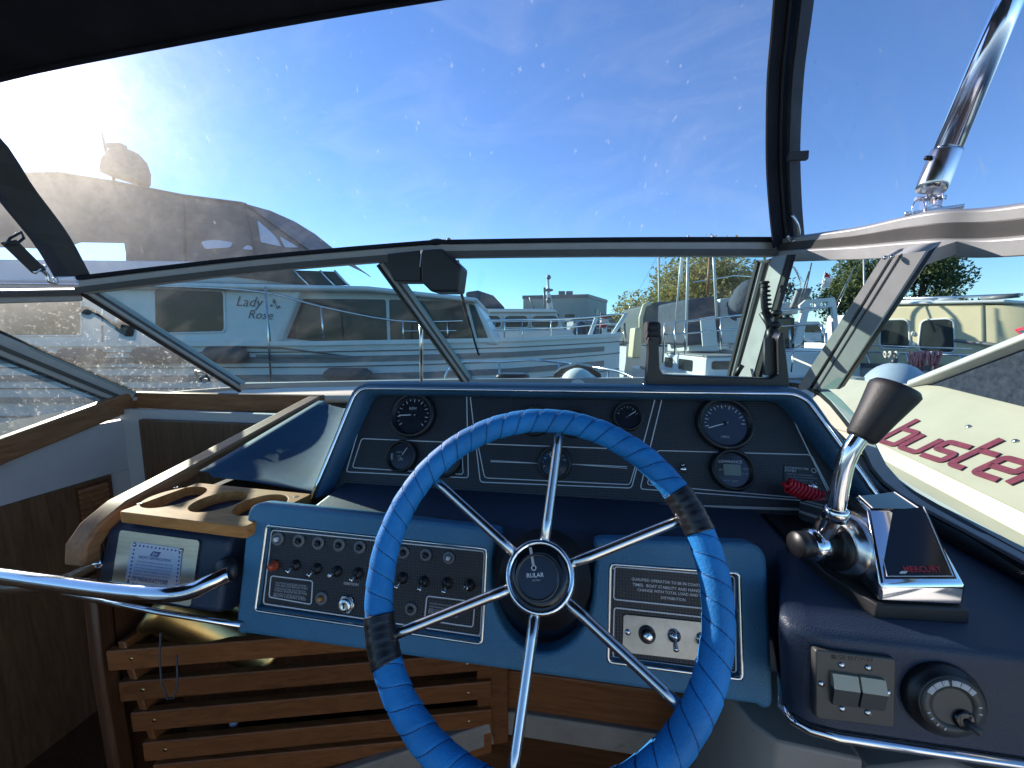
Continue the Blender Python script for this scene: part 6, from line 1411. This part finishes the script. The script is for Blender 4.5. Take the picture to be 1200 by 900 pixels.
# ---- aluminium runabout alongside to starboard, with its name on the side
bu = thing('aluminium_runabout', 'cream aluminium runabout lettered buster moored alongside the starboard window', 'boat', (1.9, 1.3, WATER))
M['bcream'] = P('runabout_cream', (0.42, 0.40, 0.31), 0.4, var=0.06, vscale=6, dirt=((0.42, 0.40, 0.33), 40, 0.66))
M['bband'] = P('runabout_shade_blue', (0.34, 0.38, 0.40), 0.4, var=0.08)  # blue-grey instead of cream: shade on the lower side put into the colour
M['carpet'] = P('grey_carpet_band', (0.10, 0.10, 0.115), 0.9, var=0.35, vscale=90, bump=0.4, bscale=300)
BP = atx(1130, 530, 1.35)
BFm = Fr(BP, (0, -1, -0.10), (0.42, 0, 0.90))
NB = [0.30, 0.34, 0.40, 0.52, 0.72, 1.05]
Ys = [3.3, 3.2, 3.0, 2.7, 2.3, 1.9, 1.5, 1.0, 0.4, -0.6]
def bz(y): return -0.10 * (1.5 - y) - (0.16 * (y - 1.9) if y > 1.9 else 0)
def bxs(y): return 0.0 if y < 2.2 else 0.55 * ((y - 2.2) / 1.1) ** 2
def rowsof(prof, ys=Ys):
    return [[(x + bxs(y) * (1 if x < 1.9 else 0), y, z + bz(y)*1.0) for x, z in prof] for y in ys]
for nm, prof, mt in (('side_panel', [(1.52, -0.245), (1.50, -0.262), (1.275, -0.475)], 'bcream'),
                     ('spray_step', [(1.275, -0.475), (1.285, -0.482), (1.262, -0.53), (1.225, -0.545)], 'bcream'),
                     ('shade_band', [(1.225, -0.545), (1.235, -0.552), (1.17, -0.60), (1.165, -0.62)], 'bband'),
                     ('fender_strip', [(1.165, -0.62), (1.10, -0.64), (1.085, -0.72), (1.15, -0.84)], 'carpet'),
                     ('hull', [(1.15, -0.84), (1.22, -1.2), (1.4, -1.95)], 'bband'),
                     ('deck', [(1.52, -0.245), (1.60, -0.255), (1.64, -0.60), (2.6, -0.62), (2.9, -0.7), (2.7, -1.9)], 'bcream')):
    m = MB(); m.grid(rowsof(prof), smooth=False); m.build(nm, M[mt], bu)
# raised rib
m = MB(); q = [BFm.uv(1083, 548), BFm.uv(1096, 552), BFm.uv(1150, 577), BFm.uv(1096, 566)]
# lettering
M['busttxt'] = P('maroon_lettering', (0.16, 0.022, 0.045), 0.5, var=0.25, vscale=40)
def glyph(strokes, x0, sx, sy, th, sh):
    for s_ in strokes:
        pts = [V((x0 + (x + y * sh) * sx, y * sy)) for x, y in s_]
        m = MB(); m.strip([BL_.p(p.x, p.y, 0.004) for p in rp_open(pts)], th, 0.003, up=BL_.n); m.build('name_lettering', M['busttxt'], bu)
def rp_open(pts, r=0.012):
    out = [pts[0]]
    for i in range(1, len(pts) - 1):
        p = pts[i]; a = pts[i - 1]; b = pts[i + 1]; k = min(r, (a - p).length * 0.45, (b - p).length * 0.45)
        A = p + (a - p).normalized() * k; B = p + (b - p).normalized() * k
        for j in range(5):
            t = j / 4; out.append(A * (1 - t) ** 2 + p * 2 * t * (1 - t) + B * t * t)
    return out + [pts[-1]]
# the side panel's own plane carries the letters
P1, P2, P3 = V((1.275, 1.5, -0.475)), V((1.50, 1.5, -0.262)), V((1.275, 0.5, -0.475 + bz(0.5)))
BL_ = Fr(P1, P3 - P1, P2 - P1)
if BL_.n.x > 0: BL_ = Fr(P1, P3 - P1, P1 - P2)
a = V(BL_.uv(1056, 525)); b = V(BL_.uv(1178, 566))
e_ = V(BL_.uv(1140, 530)); 
BLx = (b - a).normalized(); org = a
BL_ = Fr(BL_.p(a.x, a.y), BL_.ex * BLx.x + BL_.ey * BLx.y, BL_.ey * BLx.x - BL_.ex * BLx.y)
W_ = (b - a).length / 3.72; Hh = 0.085
G = {'b': [[(0, 1.7), (0, 0), (0.85, 0), (0.85, 1), (0, 1)]], 'u': [[(0, 1), (0, 0), (0.85, 0), (0.85, 1)]], 's': [[(0.9, 1), (0, 1), (0, 0.5), (0.85, 0.5), (0.85, 0), (-0.05, 0)]],
     't': [[(0.05, 1.75), (0.05, 0), (0.6, 0)], [(0.05, 1), (0.75, 1)]], 'e': [[(0.0, 0.5), (0.85, 0.5), (0.85, 1), (0, 1), (0, 0), (0.85, 0)]], 'r': [[(0, 0), (0, 1), (0.75, 1)]]}
xx = -1.05 * W_
for ch in 'buster':
    glyph(G[ch], xx, W_ * 0.86, Hh, 0.021, 0.28); xx += W_ * (0.86 if ch == 't' else 1.0)
for u, v in ((1135, 500), (1190, 517)):
    c = BL_.w(u, v); m = MB(); m.lathe([(0.009, 0), (0.007, 0.004), (0, 0.005)], c, BL_.n, 12); m.build('rivet', M['steel'], bu)
# windscreen of the runabout
U0, U1 = atx(1070, 452, 1.52), atx(1200, 401, 1.54); L0_, L1_ = atx(1078, 463, 1.52), atx(1200, 492, 1.52)
U1 = U1 + (U1 - U0) * 0.9; L1_ = L1_ + (L1_ - L0_) * 2.2
m = MB(); m.bar(U0, U1, 0.03, 0.055, up=(-0.8, 0, 0.4)); m.build('screen_rail', M['alu'], bu, bevel=0.006)
m = MB(); m.bar(L0_ - UP * 0.01, L1_ - UP * 0.01, 0.03, 0.075, up=(0, 0.2, 1)); m.build('screen_sill', M['alu'], bu, bevel=0.006)
m = MB(); m.poly([U0 + V((0.01, 0, 0)), U1 + V((0.01, 0, 0)), L1_ + V((0.01, -0.3, 0)), L0_ + V((0.01, 0, 0))]); m.build('screen_glass', P('smoked_screen', (0.035, 0.042, 0.06), 0.15, var=0.4, vscale=50), bu, solid=0.005)
# red pointed cover at the edge
rc2 = thing('red_cover', 'red and black pointed cover showing above the runabout windscreen', 'cover', atx(1195, 390, 3.0))
m = MB(); q = [atx(u, v, 3.0) for u, v in ((1184, 386), (1215, 378), (1230, 396), (1200, 398))]; m.loft([q, [p + V((0.3, 0, 0)) for p in q]], True, smooth=False); m.build('cloth', M['red'], rc2, bevel=0.02)
m = MB(); q = [atx(u, v, 2.98) for u, v in ((1192, 388), (1212, 383), (1212, 391), (1200, 393))]; m.loft([q, [p + V((0.02, 0, 0)) for p in q]], True, smooth=False); m.build('dark_patch', M['bluetarp'], rc2)

# ---- building on the far bank
bl = thing('waterside_building', 'flat-roofed pale grey two-storey building on the far bank', 'building', CF * 62 + CR * 8 + UP * WATER, rz=YAW)
M['bldA'] = P('grey_cladding', (0.40, 0.41, 0.37), 0.7, var=0.06, vscale=0.5, bump=0.2, bscale=4, bdist=0.02)
M['bldB'] = P('blue_grey_cladding', (0.30, 0.33, 0.36), 0.7, var=0.06, vscale=0.5)
BD = 60
pA, pB, pC = cd_(613, 395, BD + 2), cd_(688, 395, BD), cd_(710, 395, BD + 9)
ztop = (395 - 350) / FPX * BD
foot = [V((p.x, p.y, WATER)) for p in (pA, pB, pC, pC + (pA - pB))]
m = MB(); m.loft([foot, [p + UP * (ztop - WATER) for p in foot]], True, smooth=False); m.build('wall', M['bldA'], bl)
ro = [p + UP * (ztop - WATER + 0.01) for p in foot]; cc = sum(ro, V((0, 0, 0))) / 4
m = MB(); m.loft([[cc + (p - cc) * 1.02 for p in ro], [cc + (p - cc) * 1.02 + UP * 0.5 for p in ro]], True, smooth=False); m.build('roof', M['bgrey'], bl)
F1_ = Fr(foot[0], foot[1] - foot[0], UP); F2_ = Fr(foot[1], foot[2] - foot[1], UP); LL = (foot[1] - foot[0]).length; L2 = (foot[2] - foot[1]).length
for a in (0.18, 0.42, 0.66):
    wdw = plate('window', [[(LL * a, 3.7), (LL * a + 1.4, 3.7), (LL * a + 1.4, 5.2), (LL * a, 5.2)]], F1_, -0.05, 0.06, M['tint'], bl)
plate('window', [[(L2 * 0.38, 1.5), (L2 * 0.55, 1.5), (L2 * 0.55, 6.2), (L2 * 0.38, 6.2)]], F2_, -0.05, 0.06, M['tint'], bl)
for u in (658, 667):
    m = MB(); m.obox(cd_(u, 346, BD + 4), CR * 0.5, CF * 0.5, UP * 0.6); m.build('chimney', M['bgrey'], bl)
sh = thing('dark_shed', 'low dark boat shed with sloping roof right of the grey building', 'building', CF * 50 + CR * 12 + UP * WATER, rz=YAW)
m = MB(); q = [cd_(u, v, 50) for u, v in ((672, 402), (672, 374), (720, 369), (745, 374), (745, 402))]; m.loft([q, [p + CF * 6 for p in q]], True, smooth=False); m.build('wall', M['bldB'], sh)
m = MB(); q = [cd_(u, v, 49.8) for u, v in ((670, 374.5), (670, 372.5), (720, 367.5), (748, 373), (748, 375), (720, 369.8))]; m.loft([q, [p + CF * 6.4 for p in q]], True, smooth=False); m.build('roof', M['bgrey'], sh)
for u in (680, 697, 714): sidewin(sh, [(u, 380), (u + 10, 380), (u + 10, 390), (u, 390)], 49.95, r=0.05)

# ---- trees
M['bark'] = P('bark', (0.07, 0.055, 0.04), 0.9, var=0.3)
def leafmat(name, c1, c2):
    m, t = new_mat(name); N = t.nodes; L = t.links
    o = N.new('ShaderNodeOutputMaterial'); b = N.new('ShaderNodeBsdfPrincipled'); b.inputs['Roughness'].default_value = 0.6
    g = N.new('ShaderNodeNewGeometry'); rp = N.new('ShaderNodeValToRGB')
    rp.color_ramp.elements[0].color = (*c1, 1); rp.color_ramp.elements[1].color = (*c2, 1)
    L.new(g.outputs['Random Per Island'], rp.inputs[0]); L.new(rp.outputs[0], b.inputs['Base Color'])
    tl = N.new('ShaderNodeBsdfTranslucent'); L.new(rp.outputs[0], tl.inputs[0]); mx = N.new('ShaderNodeMixShader'); mx.inputs[0].default_value = 0.5
    L.new(b.outputs[0], mx.inputs[1]); L.new(tl.outputs[0], mx.inputs[2]); L.new(mx.outputs[0], o.inputs[0]); return m
M['autumn'] = leafmat('autumn_leaves', (0.15, 0.16, 0.04), (0.45, 0.33, 0.09))
M['green'] = leafmat('green_leaves', (0.06, 0.10, 0.035), (0.17, 0.20, 0.07))
M['olive'] = leafmat('olive_leaves', (0.06, 0.08, 0.03), (0.18, 0.15, 0.06))
def tree(u, D, vtop, wpx, label, mat, seed, n=4200, leaf=0.28, group='trees on the far bank'):
    r2 = random.Random(seed); o = cd_(u, 395, D); base = V((o.x, o.y, WATER + 0.9)); H_ = (395 - vtop) / FPX * D - base.z; Wd = wpx / FPX * D
    t = thing('bank_tree', label, 'tree', base, group, rz=YAW)
    m = MB(); m.tube([base - UP * 0.4, base + UP * H_ * 0.3, base + UP * H_ * 0.62 + CR * 0.3], [Wd * 0.04, Wd * 0.028, Wd * 0.008], 10)
    cl = []
    for i in range(46):
        a = r2.uniform(0, 6.28); k = r2.uniform(0.12, 1.0); rad = Wd * 0.5 * r2.uniform(0.2, 0.85) * (math.sin(math.pi * min(1, 0.22 + 0.74 * k)) ** 0.6)
        c = base + CR * (rad * math.cos(a)) + CF * (rad * math.sin(a)) + UP * (H_ * (0.10 + 0.80 * k)); cl.append((c, Wd * r2.uniform(0.10, 0.19)))
        if i < 12: m.tube([base + UP * H_ * r2.uniform(0.2, 0.5), base.lerp(c, 0.6) + UP * H_ * 0.1, c], [Wd * 0.014, Wd * 0.009, Wd * 0.003], 6)
    m.build('trunk', M['bark'], t)
    m = MB()
    for i in range(n):
        c, rr = cl[r2.randrange(len(cl))]
        d = V((r2.gauss(0, 1), r2.gauss(0, 1), r2.gauss(0, 0.8))); d = d.normalized() * rr * (r2.random() ** 0.45) * 1.15
        p = c + d; a = V((r2.uniform(-1, 1), r2.uniform(-1, 1), r2.uniform(-1, 1))).normalized(); b = a.cross(V((r2.uniform(-1, 1), r2.uniform(-1, 1), r2.uniform(-1, 1)))).normalized()
        s = leaf * r2.uniform(0.6, 1.3)
        m.add([p - a * s, p + b * s * 0.5, p + a * s, p - b * s * 0.5], [(0, 1, 2, 3)])
    m.build('crown', mat, t)
tree(816, 42, 313, 190, 'broad autumn tree with yellowing leaves behind the wheelhouse boat', M['autumn'], 3, 26000, 0.20)
tree(878, 46, 322, 90, 'brownish lower tree right of the yellowing tree', M['olive'], 8, 7000, 0.22)
tree(1072, 38, 284, 112, 'tall dense green tree above the cream cabin boat', M['green'], 5, 14000, 0.18)
tree(1000, 40, 296, 90, 'loose green tree beside the furled flag', M['green'], 15, 9000, 0.18)
tree(1190, 70, 360, 80, 'distant low round tree behind the roof rails', M['green'], 21, 2200, 0.3)
tree(745, 66, 372, 60, 'small distant bushy tree left of the yellowing tree', M['olive'], 23, 2000, 0.3)
for i, (u, vt, w_) in enumerate(((-420, 340, 160), (-240, 350, 150), (1420, 350, 160))):
    tree(u, 70, vt, w_, ('large distant tree far off the port side', 'second distant tree off the port side', 'distant tree far off the starboard side')[i], M['green'], 40 + i, 1500, 0.5)
